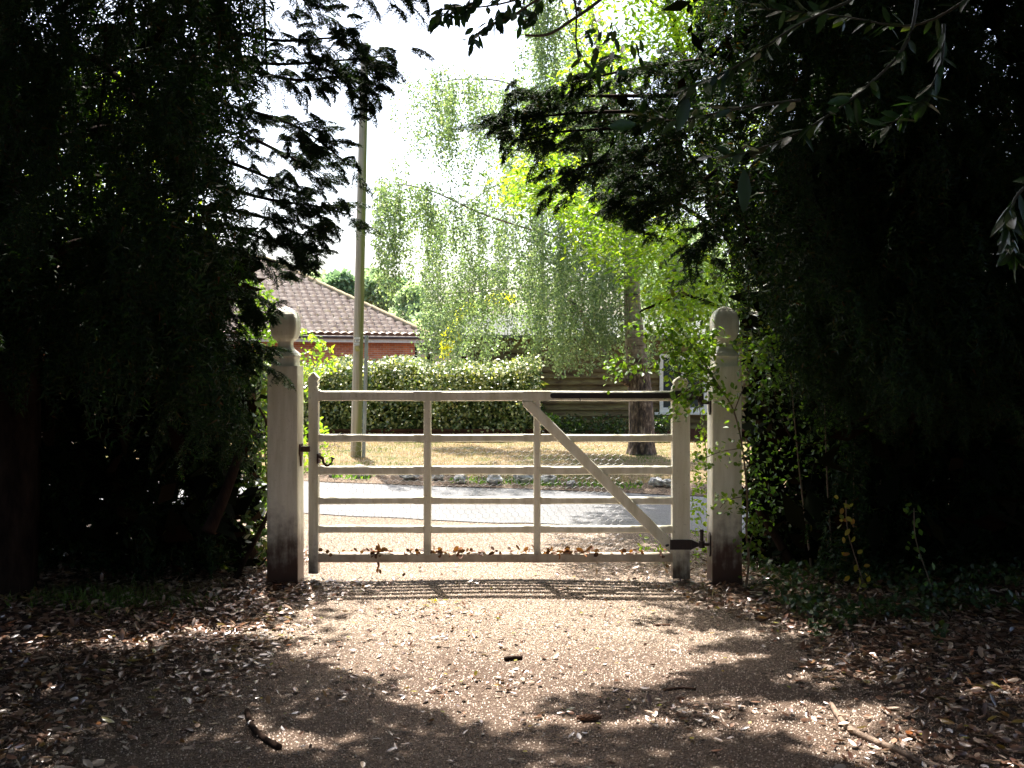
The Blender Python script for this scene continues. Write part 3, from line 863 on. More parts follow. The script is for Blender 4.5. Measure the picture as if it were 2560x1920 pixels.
# other slopes and ridge
m = MB()
z0, zr = EZ, EZ + RISE
A, B, C_, D = HP(0, 0, z0), HP(LEN, 0, z0), HP(LEN, DEP, z0), HP(0, DEP, z0)
E_, G_ = HP(half, half, zr), HP(LEN - half, half, zr)
m.add([A, B, C_, D, E_, G_], [(D, 0, 0)] and [(3, 0, 4), (2, 3, 4, 5), (1, 2, 5)])
m.build('rear_slopes', M_TILE, house)
m = MB()
def ridge(p, q):
    pts = [Vector(p) + (Vector(q) - Vector(p)) * t_ for t_ in np.linspace(0, 1, 40)]
    m.tube(pts, [.13 if i_ % 2 else .115 for i_ in range(40)], 8)
up = np.array([0, 0, .06])
ridge(A + up, E_ + up); ridge(E_ + up, G_ + up); ridge(B + up, G_ + up)
m.build('ridge_tiles', solid('mossy_tiles', [(.3, (.17, .12, .07)), (.55, (.30, .24, .14)), (.7, (.26, .24, .10))], 5, .8, .2, .5, 30), house, smooth=True)
m = MB()
m.tube([HP(LEN, -.04, z0 - .02), HP(-.05, -.04, z0 - .02)], .055, 8)
m.build('gutter', M_FASCIA, house)
m = MB()
m.add([HP(u, n_, z) for z in (z0 - .20, z0 - .075) for (u, n_) in ((.0, .03), (LEN, .03), (LEN, .46), (.0, .46))],
      [(0, 1, 5, 4), (1, 2, 6, 5), (2, 3, 7, 6), (3, 0, 4, 7), (4, 5, 6, 7), (3, 2, 1, 0)])
m.build('fascia', M_CREAM, house)

# ------------------------------------------------------------------ boarded outbuilding behind the birch
SY = 20.6
shx0, shx1 = (1170 - 1280) / FPX * SY, 9.0
shed = thing('outbuilding', 'long low dark weatherboarded outbuilding with one white window', 'outbuilding', ((shx0 + shx1) / 2, SY + 1.5, 0))
m = MB()
zt_ = 2.02; z = .24; k = 0
while z < zt_:
    h_ = .125
    # each board tilts out at its foot
    j_ = rng.normal(0, .003)
    m.prism([(SY - .045 + j_, z), (SY + .0, z), (SY + .0, z + h_ + .02), (SY - .008, z + h_ + .02)], shx0, shx1, 'x')
    z += h_; k += 1
m.build('boards', M_BOARD, shed)
m = MB(); m.box(shx0 + .03, shx1 - .03, SY + .002, SY + 3.2, 0.0, zt_)
m.build('wall', M_BOARD, shed)
m = MB(); m.box(shx0 - .02, shx1 + .02, SY - .05, SY + .0, .0, .235)
m.build('plinth', solid('old_brick_plinth', [(.3, (.07, .03, .02)), (.7, (.16, .07, .045))], 8, .9, .1, .6, 30), shed)
m = MB(); m.prism([(SY - .25, zt_ + .01), (SY - .25, zt_ + .07), (SY + 1.7, zt_ + .55), (SY + 3.5, zt_ + .12), (SY + 3.5, zt_ + .02)], shx0 - .15, shx1 + .15, 'x')
m.build('roof', M_FELT, shed)
wx0, wx1 = (1649 - 1280) / FPX * (SY - .05), (1768 - 1280) / FPX * (SY - .05)
wz0, wz1 = EYE - (1030 - 900) / FPX * SY, 1.72
xm = (wx0 + wx1) / 2
m = MB(); y0_, y1_ = SY - .075, SY - .034; t_ = .07
for (a_, b_) in ((wx0, wx0 + t_), (xm - .04, xm + .04), (wx1 - t_, wx1)): m.box(a_, b_, y0_, y1_, wz0, wz1)
for (a_, b_) in ((wx0 + t_, xm - .04), (xm + .04, wx1 - t_)):
    m.box(a_, b_, y0_ + .004, y1_, wz0, wz0 + .09); m.box(a_, b_, y0_ + .004, y1_, wz1 - .07, wz1)
m.box(wx0 - .10, wx1 + .1, y0_ - .05, y1_, wz0 - .05, wz0 - .003)
win = m.build('window', M_WINFRAME, shed, bevel=.004)
m = MB(); m.box(wx0 + .02, wx1 - .02, y1_ - .012, y1_ - .004, wz0 + .02, wz1 - .02)
m.build('pane', M_GLASS, win)

# low wall at the foot of the hedge
m = MB(); m.box(-7.5, .7, 19.0, 19.12, 0, .30); m.box(-7.5, .7, 18.985, 19.135, .30, .335)
tag(m.build('low_wall', solid('dark_brick_wall', [(.3, (.03, .016, .010)), (.6, (.09, .04, .025)), (.75, (.07, .07, .03))], 4, .9, .1, .6, 30)),
    'low dark brick wall at the foot of the ivy hedge', 'low wall')

# trellis leaning between hedge and outbuilding
m = MB()
t0 = P(1252, 1078, 19.6); t1 = P(1330, 1078, 19.6); t2 = P(1330, 1018, 19.6)
def clipseg(a, b):
    out_ = []
    for q in np.linspace(0, 1, 60):
        x = a[0] + (b[0] - a[0]) * q; z = a[1] + (b[1] - a[1]) * q
        # inside triangle t0 t1 t2
        u = (x - t0.x) / (t1.x - t0.x)
        if 0 <= u <= 1.0 and t0.z <= z <= t0.z + (t2.z - t0.z) * u * 1.05: out_.append((x, z))
    return (out_[0], out_[-1]) if len(out_) > 1 else None
for k in range(-8, 16):
    xx = t0.x + k * .085
    for sg in (1, -1):
        s_ = clipseg((xx, t0.z), (xx + sg * .62, t0.z + .62))
        if s_: m.tube([(s_[0][0], 19.6 + sg * .006, s_[0][1]), (s_[1][0], 19.6 + sg * .006, s_[1][1])], .008, 4)
m.tube([(t0.x, 19.58, t0.z), (t1.x, 19.58, t1.z)], .012, 4); m.tube([(t1.x, 19.58, t1.z), (t2.x, 19.58, t2.z)], .012, 4)
m.tube([(t1.x, 19.6, 0), (t1.x, 19.6, t1.z)], .015, 4); m.tube([(t0.x, 19.6, 0), (t0.x, 19.6, t0.z)], .015, 4)
tag(m.build('trellis', solid('trellis_wood', [(.3, (.13, .09, .06)), (.7, (.24, .17, .12))], 10, .8, .2)), 'small diamond wooden trellis between ivy hedge and outbuilding', 'trellis')

# ------------------------------------------------------------------ foliage makers
def tree_thing(name, label, cat, loc, group=None): return thing(name, label, cat, loc, group)

def limbs(parent, paths, mat_, name='trunk', sides=8):
    m = MB()
    for pts, r0, r1 in paths:
        q = smooth_path(pts, 5)
        m.tube(q, taper(len(q), r0, r1, .8), sides)
    return m.build(name, mat_, parent, smooth=True)

def blob_leaves(centres, radii, per, size, T=T_LEAF, flat=.75, up=.3, shell=.5, ragged=.35):
    """leaves through lumpy ellipsoids"""
    P_, D_, N_ = [], [], []
    for c, r in zip(centres, radii):
        u = rdir(per); rad = rng.random(per) ** shell
        k = 1 + ragged * n3(u, 2.2, float(c[0]))
        p = np.asarray(c) + u * (rad * r * k)[:, None] * (1, 1, flat)
        P_.append(p); D_.append(norm(rdir(per) + u * .6)); N_.append(norm(rdir(per) + (0, 0, up)))
    p = np.concatenate(P_); n_ = len(p)
    s = rng.uniform(.7, 1.3, n_) * size
    return scatter(T, p, np.concatenate(D_), np.concatenate(N_), s, s * .62)

def spray_proto(L=.5, ntw=16, step=.0125, nl=.024, nw=.0055, droop=.5, hang=.6, seed=0):
    r = np.random.default_rng(seed)
    pts, dirs = [], []
    def run(p, d, ln, bend):
        d = d / np.linalg.norm(d)
        k = max(2, int(ln / step))
        for i_ in range(k):
            d = d + np.array([0, 0, -bend * step]); d = d / np.linalg.norm(d)
            p = p + d * step
            for sg in (-1, 1):
                side = np.cross(d, [0, 0, 1.0]); side /= max(np.linalg.norm(side), 1e-6)
                nd = d * .55 + side * sg * r.uniform(.5, 1.0) + r.normal(0, .22, 3)
                pts.append(p.copy()); dirs.append(nd)
        return p
    spine = []
    p = np.zeros(3); d = np.array([0, 1.0, .15])
    for i_ in range(30):
        d = d + np.array([0, 0, -droop / 30 * 1.6]); d /= np.linalg.norm(d)
        p = p + d * L / 30; spine.append((p.copy(), d.copy()))
    run(np.zeros(3), np.array([0, 1.0, .15]), L, droop * 1.6 / L)
    for k in range(ntw):
        t_ = (k + .5) / ntw
        sp, sd = spine[int(t_ * 29)]
        side = np.cross(sd, [0, 0, 1.0]); sg = 1 if k % 2 else -1
        td = sd * .6 + side * sg * .8 + np.array([0, 0, -hang * r.uniform(.4, 1.6)])
        ln = (.36 * (1 - t_) + .10) * L * r.uniform(.7, 1.3)
        run(sp, td, ln, 3.0 * hang)
    return np.array(pts), norm(np.array(dirs)), nl, nw

FEATHER = [spray_proto(L=.46, ntw=18, droop=.45, hang=.60, nw=.0048, nl=.021, seed=60 + s) for s in range(4)]
FINE = [spray_proto(seed=s) for s in range(5)]
HANGY = [spray_proto(L=.42, ntw=12, droop=1.1, hang=1.4, seed=20 + s) for s in range(4)]
COARSE = [spray_proto(L=.55, ntw=12, step=.034, nl=.05, nw=.014, droop=.9, hang=1.1, seed=40 + s) for s in range(4)]

def place_sprays(protos, pos, heading, scale, pitch=0.0):
    """pos (N,3), heading angle about z, one random proto each"""
    parts = []
    N = len(pos)
    which = rng.integers(0, len(protos), N)
    for k, (pp, dd, nl, nw) in enumerate(protos):
        idx = np.where(which == k)[0]
        if len(idx) == 0: continue
        h = heading[idx]; s = scale[idx]; pi_ = (pitch if np.isscalar(pitch) else pitch[idx]) + rng.normal(0, .25, len(idx))
        c, sn = np.cos(h), np.sin(h); cp, sp = np.cos(pi_), np.sin(pi_)
        # rows: local x,y,z axes in world; y axis = heading
        ax = np.stack([c, sn, 0 * c], -1); ay = np.stack([-sn * cp, c * cp, sp], -1); az = np.cross(ax, ay)
        M = np.stack([ax, ay, az], 1)                 # (n,3,3)
        W = np.einsum('pj,njk->npk', pp, M) * s[:, None, None] + pos[idx][:, None, :]
        D_ = np.einsum('pj,njk->npk', dd, M)
        m_ = W.shape[0] * W.shape[1]
        parts.append(scatter(T_NEEDLE, W.reshape(-1, 3), D_.reshape(-1, 3), rng.normal(size=(m_, 3)), nl * rng.uniform(.7, 1.3, m_) , nw))
    return join(parts)

def along(path, n_, spread):
    """n_ points along a polyline with sideways spread, and its headings"""
    q = np.array([tuple(v) for v in smooth_path(path, 8)])
    t_ = rng.random(n_) ** .8 * (len(q) - 1.001)
    i_ = t_.astype(int); f = (t_ - i_)[:, None]
    p = q[i_] * (1 - f) + q[i_ + 1] * f
    d = q[i_ + 1] - q[i_]
    h = np.arctan2(-d[:, 0], d[:, 1])
    return p + rng.normal(0, 1, (n_, 3)) * spread, h

# ------------------------------------------------------------------ left: the big yew
LEFT = [(-900, -500), (690, -500), (720, 0), (700, 60), (650, 110), (700, 160), (720, 230), (640, 280), (650, 330), (700, 400), (650, 450), (690, 500), (700, 560),
        (650, 600), (660, 680), (640, 700), (600, 720), (600, 790), (650, 850), (660, 920), (640, 960), (650, 1060), (640, 1200), (650, 1330), (655, 1425), (-900, 1425)]
yew = tree_thing('yew_tree', 'huge dark drooping yew filling the left side, reaching over the left post', 'tree', (-3.4, 6.9, 0))
sil = [  # (start, tip, sprays): the branches that stand out against the sky
    (P(520, 60, 6.6), P(680, 100, 6.1), P(830, 95, 5.9), P(885, 100, 5.8), 22),
    (P(560, 150, 6.6), P(700, 160, 6.2), P(860, 150, 6.0), P(985, 138, 5.9), 34),
    (P(600, 170, 6.6), P(740, 200, 6.2), P(860, 195, 6.1), P(915, 255, 6.0), 34),
    (P(640, -60, 6.4), P(700, -40, 6.2), P(750, -10, 6.1), P(785, 40, 6.1), 16),
    (P(560, 260, 6.7), P(700, 300, 6.3), P(780, 340, 6.1), P(862, 405, 6.0), 34),
    (P(600, 330, 6.7), P(700, 380, 6.4), P(740, 400, 6.3), P(800, 440, 6.2), 20),
    (P(560, 400, 6.6), P(660, 440, 6.4), P(720, 470, 6.3), P(775, 495, 6.2), 16),
    (P(560, 470, 6.7), P(680, 500, 6.4), P(790, 515, 6.2), P(885, 540, 6.1), 26),
    (P(560, 520, 6.7), P(680, 550, 6.4), P(730, 580, 6.3), P(790, 590, 6.2), 16),
    (P(560, 560, 6.7), P(640, 590, 6.4), P(710, 610, 6.3), P(775, 635, 6.2), 18),
    (P(540, 620, 6.7), P(620, 640, 6.5), P(690, 655, 6.4), P(775, 672, 6.3), 16),
    (P(400, 700, 6.6), P(540, 740, 6.5), P(620, 760, 6.5), P(650, 800, 6.4), 22),
    (P(400, 800, 6.6), P(520, 850, 6.5), P(600, 870, 6.5), P(665, 890, 6.4), 22),
    (P(860, -120, 5.6), P(900, -60, 5.6), P(960, -30, 5.6), P(1020, 5, 5.6), 14),
]
parts = []
paths = []
for a_, b_, c_, e_, k in sil:
    p, h = along([a_, b_, c_, e_], int(k * 1.5), .05)
    parts.append(place_sprays(FEATHER + HANGY[:1], p, h + rng.normal(0, .55, len(p)), rng.uniform(.22, .48, len(p)), -.18))
    paths.append(([a_, b_, c_, e_], .014, .003))
# outer edge zone, fine
EDGE = [(430, -100), (740, -100), (720, 60), (670, 110), (720, 160), (740, 240), (680, 280), (660, 330), (710, 400), (660, 450), (700, 500), (710, 560), (670, 600), (670, 670),
        (600, 720), (590, 800), (650, 850), (670, 920), (640, 960), (640, 1100), (430, 1100)]
p = samp(EDGE, 1300, 6.0, 7.3)
keep = (n3(p, 1.4, 3) > -.06) & inside(p, LEFT, 38, 1080) & openings(p, .12)
p = p[keep]
parts.append(place_sprays(FINE + HANGY, p, rng.uniform(0, 6.28, len(p)), rng.uniform(.5, .95, len(p)), -.6))
# body
p = samp(LEFT, 6800, 5.3, 8.2)
up_ = p[:, 2] > 2.7
keep = ((~up_) | (n3(p, 1.0, 9) > -.14)) & inside(p, LEFT, 75) & openings(p, .12)
p = p[keep]
parts.append(place_sprays(COARSE, p, rng.uniform(0, 6.28, len(p)), rng.uniform(.7, 1.2, len(p)), -.7))
nr = samp([(-200, -300), (430, -300), (430, 800), (-200, 800)], 330, 5.0, 6.2)
nr = nr[(n3(nr, 1.0, 9) > -.08) & openings(nr, .12)]
parts.append(place_sprays(FINE + HANGY, nr, rng.uniform(0, 6.28, len(nr)), rng.uniform(.5, .9, len(nr)), -.7))
V, F = join(parts)
obj('crown', V, F, M_YEW, yew)
tr = Vector((-3.4, 6.9, 0))
L_ = [([tr + Vector((0, 0, -.1)), tr + Vector((.05, .1, 1.5)), tr + Vector((-.05, 0, 4)), tr + Vector((.1, .1, 8))], .24, .06)]
for a_ in range(9):
    an = rng.uniform(0, 6.28); z_ = rng.uniform(1.2, 5.5); ln = rng.uniform(1.0, 2.0)
    L_.append(([tr + Vector((0, 0, z_)), tr + Vector((math.cos(an) * ln * .6, math.sin(an) * ln * .6, z_ + .3)), tr + Vector((math.cos(an) * ln, math.sin(an) * ln, z_ - .1))], .05, .012))
L_.append(([P(520, 1330, 6.8), P(560, 1240, 6.9), P(600, 1130, 7.0)], .05, .03))
L_.append(([P(660, -60, 6.3), P(662, 60, 6.3), P(668, 180, 6.3)], .010, .006))
L_.append(([P(265, 60, 6.0), P(262, 180, 6.0), P(248, 300, 6.0), P(235, 400, 6.0)], .012, .006))
L_.append(([P(185, 230, 6.0), P(260, 190, 6.0), P(330, 150, 6.0)], .008, .004))
L_.append(([P(20, 220, 5.8), P(40, 300, 5.8), P(60, 400, 5.8)], .012, .008))
limbs(yew, L_ + paths, M_BARK, 'trunk', 7)
# dense dark inside
p = samp([(-1200, -500), (600, -500), (560, 300), (600, 700), (560, 800), (600, 1330), (-1200, 1330)], 10500, 7.0, 9.2)
dn = ((p[:, 2] > 2.5) & (n3(p, .8, 5) < -.18)) | ~openings(p)
p = p[~dn]
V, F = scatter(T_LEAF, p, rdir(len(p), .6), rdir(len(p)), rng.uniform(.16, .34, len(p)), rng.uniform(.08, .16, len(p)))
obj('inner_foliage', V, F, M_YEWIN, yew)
# ragged dark undergrowth low on the left, closing the hedge line to the ground
p = samp([(-1200, 900), (640, 900), (655, 1420), (500, 1440), (-1200, 1440)], 6000, 7.5, 8.8)
p = p[openings(p, .05)]; p[:, 2] = np.maximum(p[:, 2], .03)
hd = tree_thing('hedge', 'black shaded undergrowth hedge beneath the yew, left of the left post', 'hedge', (-3.5, 7.8, 0))
V, F = scatter(T_LEAF, p, rdir(len(p)), rdir(len(p)), rng.uniform(.07, .2, len(p)), rng.uniform(.05, .11, len(p)))
obj('leaves', V, F, M_YEWIN, hd)
q = samp([(-400, 1000), (440, 860), (655, 880), (662, 1420), (560, 1435), (-400, 1435)], 9000, 7.6, 8.6)
q = q[openings(q, .02)]; q[:, 2] = np.maximum(q[:, 2], .03)
V, F = scatter(T_LEAF, q, rdir(len(q)), rdir(len(q)), rng.uniform(.05, .10, len(q)), rng.uniform(.03, .06, len(q)))
obj('leaves', V, F, M_DARKLEAF, hd)
limbs(hd, [([Vector((x, 7.8 + rng.uniform(-.4, .4), 0)), Vector((x + rng.uniform(-.3, .3), 7.8, .8)), Vector((x + rng.uniform(-.4, .4), 7.7, 1.6))], .02, .006) for x in np.linspace(-6, -2.0, 12)], M_BARK, 'stem', 6)

# backlit bush between the yew and the left post, beyond the fence line
bush = tree_thing('bush', 'sunlit yellow-green bush showing beside and behind the left post', 'bush', (-2.15, 8.7, 0))
p = samp([(590, 680), (640, 700), (690, 740), (690, 790), (680, 900), (680, 1200), (680, 1360), (610, 1370), (625, 1000), (590, 800)], 2200, 8.4, 9.4)
V1 = scatter(T_LEAF, p, rdir(len(p), .2), rdir(len(p)) + (0, 0, .6), rng.uniform(.03, .06, len(p)), rng.uniform(.02, .035, len(p)))
V, F = V1
obj('leaves', V, F, foliage('bush_leaves', [(0, (.05, .10, .02)), (.7, (.10, .18, .03)), (1, (.22, .28, .04))], .5, .45, .3, 1.7), bush)
limbs(bush, [([Vector((-2.2 + .1 * k, 8.7, 0)), Vector((-2.25 + .08 * k, 8.8, .8)), Vector((-2.3 + .08 * k, 8.7, 1.5))], .012, .004) for k in range(4)], M_TWIG, 'stem', 6)
# sunlit tree further left seen through the yew
t2 = tree_thing('sunlit_tree', 'bright green tree glimpsed through the upper left of the yew', 'tree', (-7.2, 13, 0))
cs = [P(rng.uniform(-100, 430), rng.uniform(230, 640), rng.uniform(11.5, 14)) for _ in range(16)]
V, F = blob_leaves(cs, rng.uniform(.5, .9, 16), 420, .10)
obj('crown', V, F, M_LIME, t2)
limbs(t2, [([Vector((-7.2, 13, 0)), Vector((-7.1, 13, 2)), Vector((-6.6, 13, 4.6))], .14, .04)], M_BARK)

# bright sprig and shrub in front of the hedge by the post
sp = tree_thing('shrub', 'airy sunlit shrub across the lane at the left end of the ivy hedge', 'shrub', (-4.4, 18.2, 0))
p = samp([(745, 880), (760, 825), (800, 840), (840, 890), (830, 930), (790, 940), (780, 1000), (765, 1010), (745, 1010)], 420, 17.7, 18.5)
p = p[n3(p, 2.5, 3) > -.1]
q = samp([(745, 1080), (800, 1040), (830, 1100), (830, 1190), (745, 1210)], 320, 14.0, 15.0)
V, F = scatter(T_LEAF, p, rdir(len(p)), rdir(len(p)) + (0, 0, .8), rng.uniform(.07, .13, len(p)), rng.uniform(.04, .06, len(p)))
obj('leaves', V, F, M_LIME, sp)
limbs(sp, [([Vector((-4.4 + .15 * k, 18.2, 0)), Vector((-4.3 + .2 * k, 18.2, 1.1)), Vector((-4.2 + .3 * k, 18.2, 2.0 - .1 * k))], .014, .004) for k in range(4)], M_TWIG, 'stem', 6)
w_ = tree_thing('weed_plant', 'sunlit leafy weed across the lane just right of the left post', 'weed', (-2.8, 14.5, 0))
V, F = scatter(T_LEAF, q, rdir(len(q)), rdir(len(q)) + (0, 0, .8), rng.uniform(.05, .1, len(q)), rng.uniform(.03, .05, len(q)))
obj('leaves', V, F, M_LIME, w_)
limbs(w_, [([Vector((-2.8, 14.5, .05)), Vector((-2.75, 14.5, .4)), Vector((-2.6, 14.5, .7))], .008, .003)], M_TWIG, 'stem', 5)

# ------------------------------------------------------------------ ivy hedge across the lane
ih = tree_thing('ivy_hedge', 'sunlit ivy covered hedge between the pole and the dark outbuilding', 'hedge', (-2.2, 19.7, 0))
n = 30000
hx = rng.uniform(-6.8, .55, n)
topz = 1.50 + .06 * np.sin(hx * 2.1) + .05 * np.sin(hx * 5.3)
side = rng.random(n)
hz = np.where(side < .62, rng.uniform(.12, 1.0, n) * topz, topz)
hy = np.where(side < .62, 19.2, rng.uniform(19.2, 20.2, n))
p = np.stack([hx, hy, hz], -1)
b_ = n3(p, 1.3, 2); b2 = n3(p, 4.0, 8)
p[:, 1] -= np.where(side < .62, .22 * b_ + .10 * b2 + .1 * np.abs(rng.normal(size=n)), 0)
p[:, 2] += np.where(side >= .62, .13 * b_ + .10 * b2 + .05 * rng.normal(size=n), 0)
low = (p[:, 2] < .75 + .25 * np.sin(p[:, 0] * 1.7)) & (rng.random(n) < .2) & (side < .62)
p = p[~low]
n = len(p)
V1 = scatter(T_LEAF, p, rdir(n, .9) + (0, -.3, 0), rdir(n) * .6 + (0, -.55, .9), rng.uniform(.045, .085, n), rng.uniform(.035, .065, n))
V2 = scatter(T_LEAF, np.stack([rng.uniform(-6.8, .5, 5000), rng.uniform(19.4, 20.0, 5000), rng.uniform(.2, 1.30, 5000)], -1), rdir(5000), rdir(5000), .25, .18)
obj('leaves', *V1, M_IVY, ih)
obj('inner_foliage', *V2, M_DARKLEAF, ih)
# dark green creeper and shrubs at the feet
def bushlet(name, label, cat, c, r, per, size, m_, group=None, flat=.8, T=T_LEAF):
    t_ = tree_thing(name, label, cat, (c[0], c[1], 0), group)
    cs = [np.array(c) + rdir(1)[0] * r * .5 * (1, 1, .6) for _ in range(5)]
    V, F = blob_leaves(cs, [r * .7] * 5, per // 5, size, T, flat)
    V[:, 2] = np.maximum(V[:, 2], .02)
    obj('leaves', V, F, m_, t_)
    limbs(t_, [([Vector((c[0], c[1], 0)), Vector((c[0] + .05, c[1], c[2])), Vector((c[0] + rng.normal(0, .1), c[1], c[2] + r * .5))], .01, .004)], M_TWIG, 'stem', 5)
    return t_
bushlet('shrub', 'dark green shrub at the outbuilding foot, left of the birch trunk', 'shrub', (1.15, 19.9, .30), .32, 900, .06, M_DARKLEAF)
bushlet('shrub', 'dark green shrub at the outbuilding foot, under the second gate upright', 'shrub', (.62, 19.9, .35), .30, 900, .06, M_MID)
bushlet('shrub', 'dark shrub between the birch trunk and the hanging stile', 'shrub', (2.62, 19.8, .32), .38, 1000, .06, M_DARKLEAF)
bushlet('shrub', 'dark shrub just left of the birch trunk foot', 'shrub', (1.85, 19.9, .30), .36, 900, .06, M_DARKLEAF)
# low dead stuff on the bank between hedge and verge
n = 5000
gx = rng.uniform(-6, 5, n); gy = rng.uniform(18.1, 20.2, n)
V, F = scatter(T_CURL, np.stack([gx, gy, gh(gx, gy) + rng.uniform(.01, .09, n)], -1), rdir(n), rdir(n) + (0, 0, .8), rng.uniform(.03, .055, n), rng.uniform(.02, .035, n))
tag(obj('bank_litter', V, F, foliage('bank_leaves', [(0, (.03, .018, .012)), (.7, (.08, .045, .03)), (1, (.08, .12, .03))], .1, .7, .2)), 'brown leaf litter and creepers under the hedge across the lane', 'leaf litter', kind='stuff')
for pa, lb in (((P(1400, 1122, 18.6), P(1470, 1142, 18.5), P(1530, 1138, 18.5)), 'pale dead branch on the bank left of the birch trunk'),
               ((P(1645, 1120, 18.6), P(1672, 1126, 18.5), P(1690, 1118, 18.5)), 'pale dead twig on the bank right of the birch trunk')):
    m = MB()
    q_ = smooth_path(pa, 6); m.tube(q_, taper(len(q_), .014, .006), 6)
    mid = q_[len(q_) // 2]; m.tube([mid, mid + Vector((.12, -.03, .10)), mid + Vector((.26, -.02, .13))], [.007, .006, .003], 5)
    mid = q_[len(q_) // 4]; m.tube([mid, mid + Vector((.10, -.03, .05)), mid + Vector((.22, -.02, .04))], [.007, .006, .003], 5)
    tag(m.build('dead_branch', solid('bleached_wood', [(.3, (.3, .26, .22)), (.7, (.5, .45, .4))], 20, .7, .3)), lb, 'branch')

# ------------------------------------------------------------------ the birch
bx0 = (1604 - 1280) / FPX * 16.0
birch = tree_thing('birch_tree', 'weeping silver birch behind the gate with rough dark trunk base', 'tree', (bx0, 16.0, .12))
BD = 16.0
tp = [P(1606, 1172, BD), P(1603, 1145, BD), P(1604, 1090, BD), P(1600, 980, BD), P(1588, 860, BD), P(1580, 740, BD), P(1578, 560, BD), P(1560, 380, BD), P(1500, 120, BD), P(1420, -180, BD)]
rr = [.30, .235, .195, .182, .158, .125, .11, .085, .06, .03]
V, F = [], []
q_ = smooth_path(tp, 10)
tr_ = np.interp(np.linspace(0, len(rr) - 1, len(q_)), range(len(rr)), rr)
sides = 36
for i_, (c_, r_) in enumerate(zip(q_, tr_)):
    for k in range(sides):
        an = 2 * math.pi * k / sides
        dd = Vector((math.cos(an), math.sin(an), 0))
        lowf = max(0, 1 - max(0, c_.z - .1) / 2.0)
        kk = 1 + .10 * lowf * noise.noise(Vector((math.cos(an) * 7, math.sin(an) * 7, c_.z * 1.6))) + .22 * max(0, 1 - c_.z / .35) * math.sin(an * 5 + 1) + .03 * noise.noise(dd * 3 + Vector((0, 0, c_.z * 4)))
        V.append(c_ + dd * r_ * kk)
for i_ in range(len(q_) - 1):
    for k in range(sides):
        k2 = (k + 1) % sides
        F.append((i_ * sides + k, i_ * sides + k2, (i_ + 1) * sides + k2, (i_ + 1) * sides + k))
obj('trunk', V, F, M_BIRCHBARK, birch, smooth=True)
m = MB()
q2 = smooth_path([P(1582, 965, BD), P(1530, 930, 15.8), P(1505, 880, 15.7), P(1478, 840, 15.6), P(1450, 780, 15.5), P(1415, 740, 15.4)], 6)
m.tube(q2, taper(len(q2), .055, .03), 10)
m.build('limb', M_BIRCHBARK, birch, smooth=True)
br = [  # branch, r0, strands, min/max strand length in px
    ([P(1578, 560, BD), P(1480, 380, 15.6), P(1300, 222, 15.2), P(1160, 198, 15.0), P(1062, 214, 14.9)], .05, 110, 90, 270),
    ([P(1578, 480, BD), P(1500, 300, 16.5), P(1380, 240, 17.2), P(1230, 235, 17.6)], .045, 90, 140, 330),
    ([P(1580, 640, BD), P(1420, 600, 15.5), P(1220, 540, 15.2), P(1080, 478, 15.0), P(985, 462, 14.9), P(942, 490, 14.9)], .05, 120, 60, 260),
    ([P(1580, 600, BD), P(1450, 480, 16.6), P(1300, 440, 17.3), P(1150, 520, 17.8), P(1060, 580, 18)], .045, 80, 120, 330),
    ([P(1582, 700, BD), P(1450, 702, 15.4), P(1300, 720, 15.0), P(1100, 735, 14.7)], .035, 80, 80, 220),
    ([P(1582, 660, BD), P(1420, 640, 16.8), P(1250, 650, 17.6), P(1100, 690, 18)], .035, 90, 120, 260),
    ([P(1560, 380, BD), P(1450, 130, 15.6), P(1380, -60, 15.3), P(1330, -100, 15.2)], .05, 50, 150, 420),
    ([P(1560, 380, BD), P(1500, 200, 16.8), P(1420, 60, 17.3), P(1340, 30, 17.6)], .04, 46, 180, 420),
    ([P(1580, 560, BD), P(1500, 520, 15.0), P(1420, 500, 14.4), P(1330, 540, 14.0)], .035, 60, 120, 340),
    ([P(1580, 640, BD), P(1640, 600, 15.6), P(1720, 580, 15.3), P(1800, 620, 15.0)], .035, 40, 120, 330),
    ([P(1560, 400, BD), P(1640, 300, 16.2), P(1740, 260, 16.3), P(1850, 300, 16.4)], .035, 40, 160, 420),
    ([P(1582, 760, BD), P(1520, 770, 15.6), P(1440, 780, 15.3), P(1360, 800, 15.1)], .02, 46, 60, 190),
    ([P(1300, 610, 17), P(1200, 700, 17.2), P(1120, 780, 17.3), P(1090, 840, 17.3)], .015, 30, 60, 140),
]
lp_, ld_ = [], []
tw = MB()
for pts, r0, ns, l0, l1 in br:
    q_ = smooth_path(pts, 8)
    tw.tube(q_, taper(len(q_), r0 * .42, .004), 6)
    for s_ in range(ns):
        t_ = (rng.random() ** .75) * (len(q_) - 1.01); i_ = int(t_)
        c_ = q_[i_].lerp(q_[i_ + 1], t_ - i_) + Vector((rng.normal(0, .16), rng.normal(0, .35), rng.normal(0, .06)))
        ln = rng.uniform(l0, l1) / 163.0
        zend = max(c_.z - ln, EYE - (948 - 900) / FPX * 16 + rng.uniform(0, .3))
        if c_.z - zend < .15: continue
        k = int((c_.z - zend) / .030)
        zz = np.linspace(c_.z, zend, k)
        tt_ = np.linspace(0, 1, k)
        dx = rng.normal(0, .10); dy = rng.normal(0, .15)
        cx_ = c_.x + dx * tt_ + .03 * np.sin(tt_ * 5 + dx * 30); cy_ = c_.y + dy * tt_
        gap = (np.sin(tt_ * rng.uniform(6, 16) + rng.uniform(0, 6)) > -.78)
        P0 = np.stack([cx_, cy_, zz], -1)
        rep = np.repeat(P0[gap], 4, 0)
        lp_.append(rep + rng.normal(0, 1, rep.shape) * (.042, .055, .02))
        if s_ % 2 == 0:
            tw.tube([tuple(P0[0]), tuple(P0[k // 2]), tuple(P0[-1])], [.003, .002, .001], 3, cap=False)
tw.build('branches', M_TWIG, birch)
